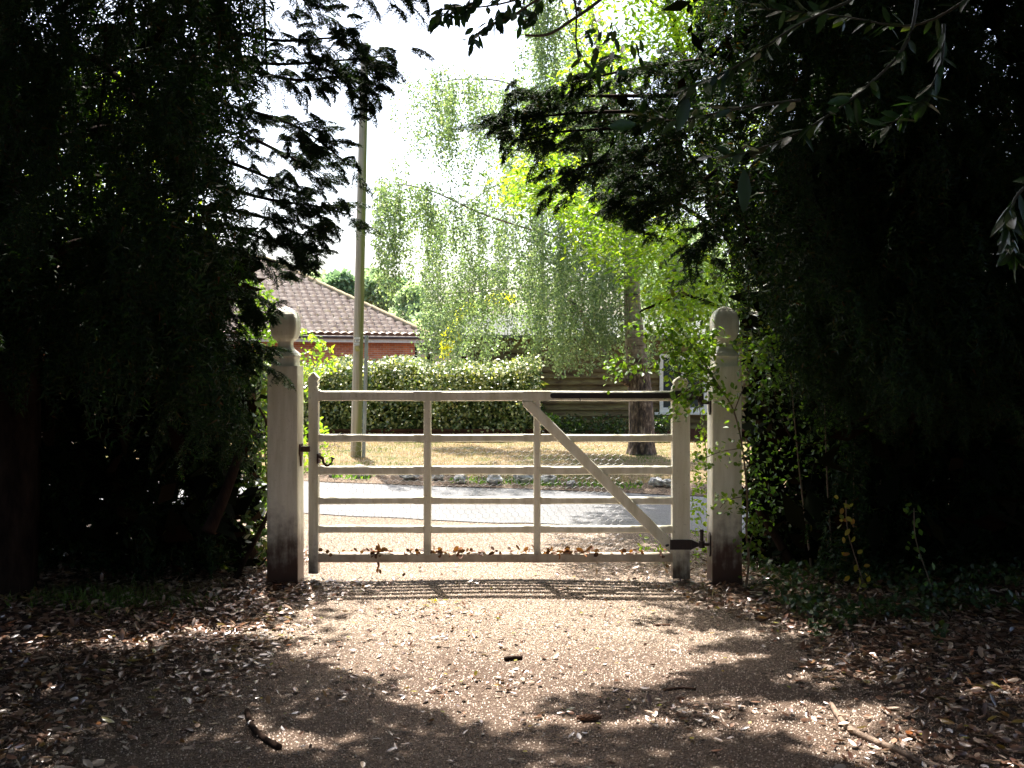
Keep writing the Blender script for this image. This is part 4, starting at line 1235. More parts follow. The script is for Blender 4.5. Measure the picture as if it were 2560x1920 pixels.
p = np.concatenate(lp_)
ex, ey = pxy(p)
p = p[(ex > 925 + 25 * rng.random(len(p)))]
ex, ey = pxy(p)
p = p[~((ex > 1556) & (ex < 1618) & (ey > 690) & (ey < 960) & (p[:, 1] < 16) & (rng.random(len(p)) < .85))]
n = len(p)
V, F = scatter(T_LEAF, p, rdir(n, 1.1), rdir(n), rng.uniform(.034, .056, n), rng.uniform(.026, .040, n))
obj('crown', V, F, M_BIRCH, birch)
print('birch leaves', n)

# ------------------------------------------------------------------ distant trees
def far_tree(label, px, py_top, py_bot, w, d, m_, leaf=.28, per=1600, nb=11, group='trees far behind the bungalow', base_z=0):
    c = P(px, (py_top + py_bot) / 2, d)
    t_ = tree_thing('distant_tree', label, 'tree', (c.x, d, base_z), group)
    hh = (py_bot - py_top) / FPX * d / 2; ww = w / FPX * d / 2
    cs, rs = [], []
    for k in range(nb):
        u = rdir(1)[0]
        cs.append(np.array((c.x, d, c.z)) + u * np.array((ww, ww, hh)) * .58); rs.append(min(ww, hh) * rng.uniform(.35, .6))
    V, F = blob_leaves(cs, rs, per // nb, leaf, shell=.35, flat=.9)
    obj('crown', V, F, m_, t_)
    limbs(t_, [([Vector((c.x, d, base_z)), Vector((c.x, d, c.z * .6)), Vector((c.x, d, c.z + hh * .4))], .25, .06)], M_BARK)
far_tree('pale feathery tree behind the roof, left of the pole', 800, 640, 860, 130, 62, M_FAR, .34, 3400)
far_tree('darker pointed tree behind the roof, just left of the pole', 850, 645, 800, 90, 58, M_FARDARK, .32, 2600)
far_tree('tall pale tree just right of the pole above the roof', 945, 632, 800, 90, 60, M_FAR, .34, 2800)
far_tree('round dark evergreen right of the pole, behind lighter trees', 988, 680, 762, 56, 54, M_FARDARK, .24, 2600, 7)
far_tree('loose light green tree beside the roof hip', 1035, 700, 860, 110, 50, M_FAR, .28, 3000)
far_tree('low yellow-green tree right of the hip end of the roof', 1075, 770, 900, 110, 45, M_FAR, .25, 2600)
far_tree('pale tree far behind the birch strands', 1160, 730, 900, 140, 60, M_FAR, .34, 2400)
far_tree('pale spreading tree behind the outbuilding left of the birch trunk', 1330, 770, 920, 230, 55, M_FAR, .34, 3000)
far_tree('far tree filling the gap right of the birch trunk', 1700, 560, 900, 330, 48, M_FAR, .32, 4200)
def golden(label, pts, d, n_):
    c = P(sum(p_[0] for p_ in pts) / len(pts), sum(p_[1] for p_ in pts) / len(pts), d)
    t_ = tree_thing('golden_shrub', label, 'shrub', (c.x, d, 0), 'golden leaved shrubs behind the hedge')
    p = samp(pts, n_, d - .5, d + .5)
    V, F = scatter(T_LEAF, p, rdir(n_), rdir(n_), rng.uniform(.08, .16, n_), rng.uniform(.06, .10, n_))
    obj('leaves', V, F, M_GOLD, t_)
    limbs(t_, [([Vector((c.x, d, 0)), Vector((c.x, d, c.z * .6)), Vector((c.x, d, c.z))], .04, .012)], M_BARK, 'stem', 6)
golden('slanting bright yellow shrub right of the brick bungalow', [(1175, 752), (1190, 760), (1165, 830), (1120, 880), (1105, 890), (1110, 840), (1145, 780)], 27, 1700)
golden('yellow tuft behind the birch, right of the slanting yellow shrub', [(1215, 742), (1255, 735), (1290, 745), (1270, 760), (1220, 762)], 30, 700)

# ------------------------------------------------------------------ right: backlit shrub tree, yew, laurel, sapling
elder = tree_thing('elder_tree', 'glowing yellow-green backlit tree behind the dark yew boughs', 'tree', (2.6, 10.2, 0))
EP = [[(1440, -150), (1760, -150), (1800, 60), (1720, 170), (1600, 200), (1430, 240), (1400, 190), (1470, 110)],
      [(1270, 470), (1290, 400), (1330, 392), (1370, 440), (1390, 500), (1310, 500)],
      [(1380, 470), (1500, 480), (1660, 520), (1780, 600), (1850, 720), (1850, 930), (1760, 930), (1700, 820), (1640, 760), (1560, 700), (1490, 650), (1430, 570)],
      [(1250, 270), (1330, 280), (1420, 300), (1500, 420), (1420, 450), (1360, 380)],
      [(1700, 160), (1860, 100), (1960, 500), (1900, 800), (1800, 700), (1760, 500)]]
parts = []
cl = []
for poly, k in zip(EP, (430, 60, 520, 60, 260)):
    cl.append(samp(poly, k, 9.0, 11.3))
cl = np.concatenate(cl)
cl = cl[n3(cl, 1.6, 12) > -.16]
ex, ey = pxy(cl)
cl = cl[~((ex > 1520) & (ex < 1640) & (ey > 660) & (ey < 900) & (rng.random(len(cl)) < .8))]
# each cluster is a compound leaf: 5-7 leaflets along a drooping stalk
for j_ in range(6):
    hd_ = norm(rng.normal(size=(len(cl), 3)) * (1, 1, .3) + (-.3, 0, -.35)) if j_ == 0 else hd_
    side_ = norm(np.cross(hd_, np.array([0, 0, 1.0])))
    off = hd_ * (.03 + .035 * (j_ // 2)) * 1.3
    dr = hd_ * .6 + side_ * (1 if j_ % 2 else -1) * .8 + (0, 0, -.25)
    for rep in range(3):
        jit = rng.normal(0, .075, cl.shape)
        parts.append(scatter(T_LEAF, cl + off + jit, dr + rng.normal(0, .25, cl.shape), rdir(len(cl)) * .7 + (0, 0, 1), rng.uniform(.055, .10, len(cl)), rng.uniform(.022, .038, len(cl))))
V, F = join(parts)
obj('crown', V, F, M_LIME, elder)
e0_ = Vector((2.6, 10.2, 0))
limbs(elder, [([e0_, P(1880, 900, 10.2), P(1820, 560, 10.2), P(1740, 260, 10.2), P(1650, -60, 10.2)], .09, .03),
              ([P(1850, 700, 10.2), P(1700, 610, 10), P(1540, 560, 9.9), P(1420, 500, 9.8)], .03, .008),
              ([P(1830, 600, 10.2), P(1680, 500, 10), P(1500, 420, 9.9), P(1300, 420, 9.8)], .03, .006),
              ([P(1760, 300, 10.2), P(1640, 250, 10), P(1500, 200, 9.9)], .03, .006),
              ([P(1860, 800, 10.2), P(1720, 740, 10), P(1620, 770, 9.9), P(1600, 780, 9.8)], .025, .008)], M_BARK, 'trunk', 7)

rt = tree_thing('added_shade_tree', 'tall out-of-view tree across the lane, added to shade the road and verge', 'tree', (5.2, 17.0, 0))  # crown added above the view to shade the right of road and verge
cs = []
while len(cs) < 30:
    q = (rng.uniform(-.2, 6.5), rng.uniform(12.6, 18.0), rng.uniform(6.2, 9.8))
    if q[2] - 1.0 - EYE > .37 * q[1] or q[0] > 3.2: cs.append(q)
V, F = blob_leaves(cs, rng.uniform(.6, 1.1, 30), 1000, .16)
obj('crown', V, F, M_MID, rt)
limbs(rt, [([Vector((5.2, 17, 0)), Vector((5.2, 17, 3)), Vector((4.6, 16.5, 7))], .2, .06), ([Vector((5.1, 17, 4)), Vector((3.6, 16.2, 6)), Vector((2, 15.5, 7))], .08, .02)], M_BARK)

# holly-like dark leafy tree mass just behind the right post
hol = tree_thing('holly_tree', 'dark glossy small-leaved tree rising behind the right post', 'tree', (2.9, 9.0, 0))
HP_ = [(1640, 640), (1760, 600), (1900, 560), (2300, 560), (2300, 1430), (1868, 1430), (1868, 900), (1760, 830), (1680, 760)]
p = samp(HP_, 6500, 8.0, 9.4); p = p[(p[:, 0] > 1.85) | (n3(p, 2.0, 1) > .02)]
V, F = scatter(T_LEAF, p, rdir(len(p), .3), rdir(len(p)) + (0, 0, .5), rng.uniform(.035, .075, len(p)), rng.uniform(.025, .045, len(p)))
obj('crown', V, F, M_DARKLEAF, hol)
p = samp([(1900, 300), (3300, 300), (3300, 1400), (1880, 1400)], 5200, 8.6, 10.2)
p = p[~((p[:, 2] > 3.0) & (n3(p, .9, 6) < -.05)) & openings(p)]
V, F = scatter(T_LEAF, p, rdir(len(p)), rdir(len(p)), rng.uniform(.16, .34, len(p)), rng.uniform(.1, .18, len(p)))
q = samp([(1880, 1000), (3300, 1000), (3300, 1440), (1880, 1450)], 7000, 7.9, 9.2)
q[:, 2] = np.maximum(q[:, 2], .06)
V2, F2 = scatter(T_LEAF, q, rdir(len(q)), rdir(len(q)), rng.uniform(.08, .18, len(q)), rng.uniform(.05, .10, len(q)))
V, F = join([(V, F), (V2, F2)])
obj('inner_foliage', V, F, M_YEWIN, hol)
limbs(hol, [([Vector((2.9, 9.0, 0)), Vector((2.9, 9.0, 2)), Vector((2.7, 9.0, 4))], .10, .03),
            ([P(1985, 1425, 7.9), P(1945, 1350, 7.9), P(1895, 1270, 7.9)], .04, .03)], M_BARK, 'trunk', 8)

ryew = tree_thing('yew_tree', 'dark yew on the right, its boughs reaching in above the right post', 'tree', (4.2, 7.2, 0))
RIGHT = [(1416, 200), (1560, 160), (1690, 70), (1700, -400), (3500, -400), (3500, 1420), (1990, 1420), (1960, 1000), (1900, 800), (1850, 700), (1780, 600), (1660, 490), (1570, 500), (1500, 480), (1430, 440), (1400, 350), (1400, 280)]
sil = [
    (P(1700, 240, 6.8), P(1500, 240, 6.3), P(1380, 240, 6.1), P(1290, 245, 6.0), 30),
    (P(1700, 280, 6.8), P(1500, 280, 6.3), P(1360, 290, 6.1), P(1268, 296, 6.0), 30),
    (P(1700, 300, 6.8), P(1540, 320, 6.3), P(1400, 330, 6.1), P(1310, 352, 6.0), 26),
    (P(1700, 350, 6.8), P(1560, 390, 6.3), P(1450, 420, 6.1), P(1385, 455, 6.0), 28),
    (P(1750, 400, 6.8), P(1620, 450, 6.4), P(1560, 490, 6.3), P(1510, 520, 6.2), 26),
    (P(1800, 420, 6.8), P(1700, 490, 6.5), P(1630, 510, 6.4), P(1590, 535, 6.3), 22),
    (P(1850, 500, 6.8), P(1790, 570, 6.6), P(1770, 600, 6.5), P(1740, 640, 6.4), 20),
    (P(1750, 150, 6.8), P(1600, 170, 6.3), P(1500, 190, 6.1), P(1420, 210, 6.0), 22),
]
parts, paths = [], []
for a_, b_, c_, e_, k in sil:
    p, h = along([a_, b_, c_, e_], int(k * 1.5), .05)
    parts.append(place_sprays(FEATHER + HANGY[:2], p, h + rng.normal(0, .7, len(p)), rng.uniform(.24, .5, len(p)), -.25))
    paths.append(([a_, b_, c_, e_], .016, .003))
p = samp([(1370, 265), (1430, 225), (1560, 175), (1720, 110), (1760, 500), (1560, 470), (1440, 410), (1380, 350)], 560, 6.0, 6.9)
p = p[(n3(p, 2.6, 5) > -.22) & openings(p, .10)]
parts.append(place_sprays(FINE + FEATHER, p, rng.uniform(0, 6.28, len(p)), rng.uniform(.3, .55, len(p)), -.3))
p = samp([(1400, 220), (1560, 180), (1690, 90), (1730, -60), (2560, -60), (2560, 1100), (2000, 1100), (1950, 900), (1850, 700), (1780, 600), (1660, 490), (1570, 500), (1500, 480), (1430, 440), (1400, 350)], 1300, 5.9, 7.4)
p = p[inside(p, RIGHT, -38, 1000) & openings(p, .12)]
parts.append(place_sprays(FINE + HANGY, p, rng.uniform(0, 6.28, len(p)), rng.uniform(.5, .95, len(p)), -.6))
p = samp(RIGHT, 6400, 6.0, 8.4)
p = p[inside(p, RIGHT, -80) & openings(p, .12)]
p = p[(p[:, 2] < 2.8) | (n3(p, .9, 15) > -.24)]
parts.append(place_sprays(COARSE, p, rng.uniform(0, 6.28, len(p)), rng.uniform(.7, 1.2, len(p)), -.7))
V, F = join(parts)
obj('crown', V, F, M_YEW, ryew)
tr = Vector((4.2, 7.2, 0))
L_ = [([tr, tr + Vector((.05, .1, 1.5)), tr + Vector((-.05, 0, 4)), tr + Vector((.1, .1, 8))], .26, .06),
      ([P(2150, 1050, 6.5), P(2220, 1000, 6.5), P(2290, 840, 6.6)], .014, .008), ([P(1960, 1060, 6.8), P(1985, 1100, 6.8), P(2030, 1112, 6.8), P(2070, 1100, 6.8)], .006, .004)]
for a_ in range(7):
    an = rng.uniform(1.5, 4.5); z_ = rng.uniform(2, 6); ln = rng.uniform(1.0, 2.0)
    L_.append(([tr + Vector((0, 0, z_)), tr + Vector((math.cos(an) * ln * .6, math.sin(an) * ln * .6, z_ + .3)), tr + Vector((math.cos(an) * ln, math.sin(an) * ln, z_ - .1))], .05, .012))
limbs(ryew, L_ + paths, M_BARK, 'trunk', 7)
p = samp([(2050, -500), (3600, -500), (3600, 1400), (2000, 1400)], 4200, 6.8, 9.0)
p = p[~((p[:, 2] > 2.3) & (n3(p, .8, 25) < -.05)) & openings(p)]
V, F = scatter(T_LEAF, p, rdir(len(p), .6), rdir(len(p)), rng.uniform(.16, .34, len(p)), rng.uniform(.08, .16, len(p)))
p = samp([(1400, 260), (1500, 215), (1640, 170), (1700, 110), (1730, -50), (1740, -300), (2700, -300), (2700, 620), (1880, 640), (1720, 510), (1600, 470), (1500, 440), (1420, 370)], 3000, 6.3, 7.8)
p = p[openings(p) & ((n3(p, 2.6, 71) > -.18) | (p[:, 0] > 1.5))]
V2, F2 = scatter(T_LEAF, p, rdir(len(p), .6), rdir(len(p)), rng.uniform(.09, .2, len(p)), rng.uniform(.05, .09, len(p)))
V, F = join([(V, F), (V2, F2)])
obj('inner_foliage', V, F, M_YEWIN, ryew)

# near laurel: large glossy leaves hanging in from the upper right
lau = tree_thing('laurel_tree', 'glossy broad-leaved evergreen branches hanging in at the upper right', 'tree', (2.9, 3.3, 0))
lb = [[P(2300, -80, 3.2), P(2270, 100, 3.2), P(2150, 230, 3.2), P(2000, 330, 3.2), P(1850, 385, 3.3), P(1770, 395, 3.4)],
      [P(2360, 60, 3.3), P(2350, 170, 3.3), P(2300, 250, 3.3), P(2200, 330, 3.3)],
      [P(2200, -30, 3.6), P(2000, 60, 3.6), P(1850, 160, 3.6), P(1700, 230, 3.6)],
      [P(2000, 250, 3.5), P(1850, 270, 3.6), P(1700, 300, 3.7), P(1600, 290, 3.8)],
      [P(2700, 420, 3.0), P(2560, 470, 3.0), P(2520, 560, 3.0), P(2540, 640, 3.0)],
      [P(2500, -60, 3.6), P(2300, 60, 3.8), P(2100, 40, 3.9), P(1900, 20, 4.0)]]
leafs = []
m = MB()
for pts in lb:
    q_ = smooth_path(pts, 6)
    m.tube(q_, taper(len(q_), .006, .002), 6)
    for k in range(48):
        t_ = rng.random() ** .7 * (len(q_) - 1.01); i_ = int(t_)
        c_ = q_[i_].lerp(q_[i_ + 1], t_ - i_); dd = (q_[i_ + 1] - q_[i_]).normalized()
        leafs.append((c_, dd + Vector(rng.normal(0, .7, 3)) + Vector((0, 0, -.4)), Vector(rng.normal(0, .5, 3)) + Vector((0, -.2, 1))))
lpx = [(1860, 420, 3.2, (0, .05, -1), .14), (1590, 310, 3.7, (-1, 0, -.1), .1), (1720, 240, 3.6, (-.3, 0, -1), .13)]
p = np.array([tuple(a_) for a_, _, _ in leafs]); dv = np.array([tuple(b_) for _, b_, _ in leafs]); nv_ = np.array([tuple(c_) for _, _, c_ in leafs])
V1 = scatter(T_BIG, p, dv, nv_, rng.uniform(.05, .095, len(p)), rng.uniform(.020, .034, len(p)))
pp_ = np.array([tuple(P(a_[0], a_[1], a_[2])) for a_ in lpx]); dd_ = np.array([a_[3] for a_ in lpx], float)
V2 = scatter(T_BIG, pp_, dd_, np.array([(.2, -1, .2)] * 3), [a_[4] for a_ in lpx], .048)
V, F = join([V1, V2])
obj('leaves', V, F, M_LAUREL, lau)
m.tube(smooth_path([Vector((2.9, 3.3, 0)), Vector((2.8, 3.3, 2)), Vector((2.6, 3.3, 3.5)), P(2300, -80, 3.2)], 5), .03, 8)
m.build('branches', M_LAURTWIG, lau, smooth=True)

# overhanging twigs at the top of the picture (broad dark leaves against the sky)
ov_ = tree_thing('overhanging_bough', 'dark leafy bough hanging into the sky at top centre', 'bough', P(1500, -160, 5.0))
m = MB(); leafs = []
ob = [[P(1560, -120, 5), P(1400, -40, 5), P(1250, 10, 5), P(1100, 25, 5)],
      [P(1400, -40, 5), P(1280, 40, 4.9), P(1230, 60, 4.9), P(1175, 100, 4.9)],
      [P(1300, -30, 5), P(1200, 0, 5), P(1140, 30, 5), P(1080, 45, 5)],
      [P(1350, -50, 5.1), P(1340, 20, 5.1), P(1310, 60, 5.1)],
      [P(1420, -50, 5.1), P(1440, 20, 5.1), P(1440, 100, 5.1), P(1448, 160, 5.1)]]
for bi, pts in enumerate(ob):
    q_ = smooth_path(pts, 6); m.tube(q_, taper(len(q_), .008, .003), 6)
    for k in range((46, 40, 34, 26, 8)[bi]):
        t_ = rng.random() ** .6 * (len(q_) - 1.01); i_ = int(t_)
        c_ = q_[i_].lerp(q_[i_ + 1], t_ - i_) + Vector(rng.normal(0, .02, 3))
        leafs.append((c_, Vector(rng.normal(0, .7, 3)) + Vector((-.4, 0, -.9)), Vector(rng.normal(0, .6, 3)) + Vector((0, -.7, .6))))
q_ = smooth_path([P(1312, 88, 5), P(1370, 86, 5), P(1430, 50, 5), P(1500, 0, 5), P(1560, -60, 5)], 6); m.tube(q_, taper(len(q_), .006, .010), 6)
for a_ in samp([(1450, 60), (1560, 30), (1640, 120), (1560, 200), (1480, 200)], 46, 4.9, 5.5):
    leafs.append((Vector(a_), Vector(rng.normal(0, .7, 3)) + Vector((0, 0, -.9)), Vector(rng.normal(0, .6, 3)) + Vector((0, -.7, .6))))
p = np.array([tuple(a_) for a_, _, _ in leafs]); dv = np.array([tuple(b_) for _, b_, _ in leafs]); nv_ = np.array([tuple(c_) for _, _, c_ in leafs])
V, F = scatter(T_BIG, p, dv, nv_, rng.uniform(.055, .085, len(p)), rng.uniform(.026, .038, len(p)))
obj('leaves', V, F, M_LAUREL, ov_)
m.build('twigs', M_TWIG, ov_, smooth=True)

# leafy sapling in front of the right post
sap = tree_thing('sapling', 'thin leafy sapling bending left across the right post', 'sapling', P(1866, 1484, 7.15))
st = [P(1862, 1484, 7.12), P(1872, 1400, 7.12), P(1866, 1330, 7.12), P(1868, 1240, 7.12), P(1856, 1120, 7.1), P(1835, 1030, 7.05), P(1800, 975, 7.0), P(1740, 945, 7.0), P(1660, 925, 7.0), P(1560, 918, 7.0), P(1525, 920, 7.0)]
sb = [st, [P(1800, 975, 7.0), P(1740, 880, 7.0), P(1700, 830, 7.0), P(1640, 815, 7.0), P(1580, 828, 7.0)],
      [P(1856, 1120, 7.1), P(1800, 1130, 7.05), P(1750, 1150, 7.0)], [P(1835, 1030, 7.05), P(1870, 940, 7.1), P(1900, 880, 7.1), P(1930, 850, 7.1)],
      [P(1760, 950, 7.0), P(1700, 990, 7.0), P(1690, 1050, 7.0)], [P(1868, 1240, 7.12), P(1820, 1250, 7.1), P(1800, 1270, 7.1)],
      [P(1820, 1000, 7.02), P(1760, 900, 7.02), P(1770, 860, 7.02), P(1800, 830, 7.02)], [P(1700, 935, 7), P(1680, 860, 7), P(1690, 780, 7.0)],
      [P(1866, 1400, 7.12), P(1880, 1340, 7.1), P(1900, 1300, 7.1)],
      [P(1800, 975, 7.0), P(1770, 960, 6.98), P(1730, 990, 6.95), P(1710, 1010, 6.95)], [P(1780, 940, 7.02), P(1730, 900, 7.0), P(1700, 880, 7.0), P(1670, 870, 7.0)]]
m = MB(); leafs = []
for bi, pts in enumerate(sb):
    q_ = smooth_path(pts, 6); m.tube(q_, taper(len(q_), .009 if bi == 0 else .004, .002), 6)
    nl_ = (300, 170, 50, 120, 70, 40, 140, 110, 60, 70, 90)[bi]
    for k in range(nl_):
        t_ = (rng.random() ** (.45 if bi == 0 else .7)) * (len(q_) - 1.01); i_ = int(t_)
        c_ = q_[i_].lerp(q_[i_ + 1], t_ - i_) + Vector(rng.normal(0, 1, 3) * .045)
        leafs.append((c_, Vector(rng.normal(0, .8, 3)) + Vector((-.3, 0, -.3)), Vector(rng.normal(0, .5, 3)) + Vector((0, -.3, 1))))
p = np.array([tuple(a_) for a_, _, _ in leafs]); dv = np.array([tuple(b_) for _, b_, _ in leafs]); nv_ = np.array([tuple(c_) for _, _, c_ in leafs])
V, F = scatter(T_BIG, p, dv, nv_, rng.uniform(.028, .052, len(p)), rng.uniform(.020, .034, len(p)))
obj('leaves', V, F, foliage('sapling_leaves', [(0, (.055, .11, .018)), (.6, (.11, .19, .025)), (1, (.19, .26, .035))], .5, .4, .4, 1.8), sap)
m.build('stem', M_TWIG, sap, smooth=True)
# sunlit weeds between the hanging stile and the right post, outside the gate
wd = tree_thing('bush', 'sunlit green bush beyond the hinge gap beside the right post', 'bush', (1.6, 8.4, 0))
p = samp([(1735, 1430), (1725, 1250), (1740, 1050), (1770, 1000), (1850, 1000), (1860, 1430)], 950, 8.1, 8.9)
q = samp([(1590, 1400), (1600, 1340), (1680, 1340), (1740, 1400), (1740, 1430), (1600, 1430)], 130, 8.1, 8.4)
p = np.concatenate([p, q])
V, F = scatter(T_LEAF, p, rdir(len(p)), rdir(len(p)) + (0, 0, .7), rng.uniform(.03, .055, len(p)), rng.uniform(.02, .035, len(p)))
obj('leaves', V, F, M_LIME, wd)
limbs(wd, [([Vector((1.6 + .05 * k, 8.4, 0)), Vector((1.6 + .06 * k, 8.4, .6)), Vector((1.5 + .08 * k, 8.4, 1.3))], .007, .003) for k in range(3)], M_TWIG, 'stem', 5)

# small-leaved shrub in the gloom right of the right post
rs = tree_thing('shrub', 'dim small-leaved shrub in the shade right of the right post', 'shrub', (2.3, 7.6, 0))
p = samp([(1868, 860), (1950, 820), (2100, 850), (2250, 950), (2250, 1100), (2100, 1180), (1990, 1200), (1930, 1320), (1870, 1340)], 2300, 7.2, 8.1)
p = p[n3(p, 2.2, 31) > -.05]
V, F = scatter(T_LEAF, p, rdir(len(p)), rdir(len(p)) + (0, 0, .7), rng.uniform(.03, .05, len(p)), rng.uniform(.02, .032, len(p)))
obj('leaves', V, F, M_MID, rs)
limbs(rs, [([Vector((2.2 + .15 * k, 7.6, 0)), Vector((2.1 + .2 * k, 7.6, .8)), Vector((2.0 + .25 * k, 7.5, 1.6))], .01, .003) for k in range(4)], M_TWIG, 'stem', 5)
# yellowing stems
for pxs, lb in (((2120, 1330, 1560), 'thin stem with yellowing leaves in the dark on the right'), ((2290, 1350, 1560), 'upright green-leaved stem in the dark, right of the yellowing stem')):
    d_ = 6.7
    t_ = tree_thing('plant', lb, 'plant', P(pxs[0], pxs[2], d_))
    pts = [P(pxs[0] + 50, pxs[2] - 60, d_), P(pxs[0] + 35, (pxs[1] + pxs[2]) / 2, d_), P(pxs[0], pxs[1], d_), P(pxs[0] - 5, pxs[1] - 80, d_)]
    q_ = smooth_path(pts, 6); m = MB(); m.tube(q_, .004, 5); m.build('stem', M_TWIG, t_)
    p, h = along(pts, 30, .03)
    V, F = scatter(T_BIG, p, rdir(30) + (0, 0, -.8), rdir(30) + (0, -1, .3), rng.uniform(.04, .06, 30), .03)
    obj('leaves', V, F, M_GOLDFALL if pxs[0] < 2200 else M_MID, t_)

# trees standing round the camera side of the drive (their crowns make the shade)
def canopy(cell_n, x0, x1, y0, y1, z0, z1):
    gx = rng.uniform(x0, x1, cell_n); gy = rng.uniform(y0, y1, cell_n)
    z = rng.uniform(z0, z1, cell_n)
    return gx, gy, z
def lit(gx, gy):
    """how open the canopy is above the ground point reached by the sun"""
    c = np.exp(-(((gx - 0.0) / 1.75) ** 4)) * sstep(5.35, 5.95, gy + .22 * np.sin(gx * 3.1) + .12 * np.sin(gx * 7 + 2))
    c2 = np.exp(-(((gx - .05) / 1.45) ** 4)) * sstep(4.65, 5.15, gy + .25 * gx * gx)
    nz = n3(np.stack([gx * .9, gy * 2.0, gx * 0], -1), 1.15, 40) + .5 * n3(np.stack([gx * .9, gy * 2.0, gx * 0], -1), 2.9, 60)
    mid = (nz > -.14) * sstep(4.0, 4.9, gy) * np.exp(-((gx / 2.0) ** 4))
    low = (nz > .33) * 1.0 * (np.abs(gx) < 3)
    spots = 0 * gx
    for sx, sy, rx, ry in SPOTS:
        spots = np.maximum(spots, np.exp(-(((gx - sx) / rx) ** 2 + ((gy - sy) / ry) ** 2)) > .3)
    c2 = c2 * (nz > -.30)
    return np.clip(np.maximum.reduce([c, c2, mid, low, spots]), 0, 1)
n = 120000
gx, gy, z = canopy(n, -6.5, 6.5, -5.5, 7.4, 5.3, 8.6)
o_ = lit(gx, gy)
# the side trees shade the flanks near the gate; only the drive itself stays open
k = rng.random(n) > o_ * 1.02
gx, gy, z = gx[k], gy[k], z[k]
wX, wY = gx + TX * z, gy + TY * z
p = np.stack([wX, wY, z], -1)
s_ = rng.uniform(.11, .19, len(p))
split = p[:, 0] < 0
for nm, sel, base, lbl in (('overhanging_tree', split, Vector((-4.6, 2.2, 0)), 'tall tree on the left whose crown roofs the driveway'),
                           ('overhanging_tree', ~split, Vector((4.8, 1.6, 0)), 'tall tree on the right whose crown roofs the driveway')):
    t_ = tree_thing(nm, lbl, 'tree', base)
    q = p[sel]
    V, F = scatter(T_LEAF, q, rdir(len(q)), rdir(len(q)) + (0, 0, 1.2), s_[sel], s_[sel] * .7)
    obj('crown', V, F, M_DARKLEAF, t_)
    sg = -1 if base.x < 0 else 1
    L_ = [([base, base + Vector((-.1 * sg, .1, 2.5)), base + Vector((-.3 * sg, .3, 5)), base + Vector((-.4 * sg, .4, 9))], .26, .10)]
    for q_ in range(7):
        tx = sg * rng.uniform(.3, 3); ty = rng.uniform(0, 8.5)
        L_.append(([base + Vector((-.3 * sg, .3, 4.5 + .3 * q_)), Vector(((tx + base.x) / 2, (ty + base.y) / 2, 6 + .2 * q_)), Vector((tx, ty, 6.3 + .2 * q_))], .07, .02))
    limbs(t_, L_, M_BARK)
# unseen foliage screens beside and behind the camera, added to block sky fill
for lbl, sx0, sx1, sy0, sy1, hgt, cnt in (('unseen foliage screen left of the driveway, added to block sky light', -6.5, -3.6, -7, 5.2, 8.0, 9000),
                                          ('unseen foliage screen right of the driveway, added to block sky light', 3.7, 6.5, -7, 5.4, 8.0, 9000),
                                          ('unseen foliage screen behind the camera, added to block sky light', -4.5, 4.5, -9, -6, 8.0, 6000)):
    t_ = tree_thing('added_sky_blocker', lbl, 'hedge', ((sx0 + sx1) / 2, (sy0 + sy1) / 2, 0))
    p = np.stack([rng.uniform(sx0, sx1, cnt), rng.uniform(sy0, sy1, cnt), rng.uniform(0, hgt, cnt)], -1)
    p[:, 0] += .35 * n3(p, .9, 2)
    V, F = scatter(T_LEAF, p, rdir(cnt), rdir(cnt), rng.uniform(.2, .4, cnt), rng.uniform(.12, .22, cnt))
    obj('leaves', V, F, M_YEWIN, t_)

# ------------------------------------------------------------------ leaf litter, ivy, sticks
n = 60000
gx = rng.uniform(-4.3, 4.4, n); gy = rng.uniform(3.2, 8.6, n)
nn = n3(np.stack([gx, gy, gx * 0], -1), 1.1, 77); n2 = n3(np.stack([gx, gy * 1.6, gx * 0], -1), 3.2, 17)
dens = .030 + .95 * sstep(.9, 2.0, np.abs(gx + .1) - .35 * (gy < 5.5) * (-(nn)) - .25 * nn)
dens = np.where(gx < 0, .030 + .95 * sstep(1.0, 1.9, -gx + .5 * nn - .2 * (6 - gy)), .030 + .95 * sstep(1.15, 1.75, gx + .5 * nn - .10 * (6 - gy)))
for cx_, cy_, rx, ry, a_ in ((-.62, 6.45, .55, .16, .35), (-.45, 5.75, .5, .2, .25), (-.75, 5.1, .7, .25, .28), (.75, 4.65, .5, .16, .55), (-.2, 5.05, .5, .12, .3), (.2, 4.5, .6, .2, .15), (.9, 7.6, .6, .3, .5), (1.2, 7.9, .6, .3, .6), (1.3, 7.0, .4, .25, .3)):
    dens = dens + a_ * np.exp(-(((gx - cx_) / rx) ** 2 + ((gy - cy_) / ry) ** 2)) * (n2 > -.15)
outside = (gy > 7.45)
dens = np.where(outside & (np.abs(gx) < 1.6), dens * .35 * (gx > .3) + .012, dens)
k = rng.random(n) < dens * .80
gx, gy = gx[k], gy[k]; n = len(gx)
pos = np.stack([gx, gy, gh(gx, gy) + .014 + rng.uniform(0, .022, n)], -1)
yd = np.stack([rng.normal(size=n), rng.normal(size=n), rng.normal(0, .18, n)], -1)
nd = np.stack([rng.normal(0, .25, n), rng.normal(0, .25, n), np.ones(n)], -1)
flip = rng.random(n) < .4; nd[flip] *= -1; pos[flip, 2] += .008
L1 = rng.uniform(.025, .065, n) * np.where(np.abs(gx) > 1.3, 1.08, .85)
V, F = scatter(T_CURL, pos, yd, nd, L1, L1 * rng.uniform(.36, .55, n), L1 * rng.uniform(.3, 1.0, n))
tag(obj('leaf_litter', V, F, M_LITTER), 'dry brown and silvery fallen leaves over the driveway and its edges', 'leaf litter', kind='stuff')
print('litter', n)
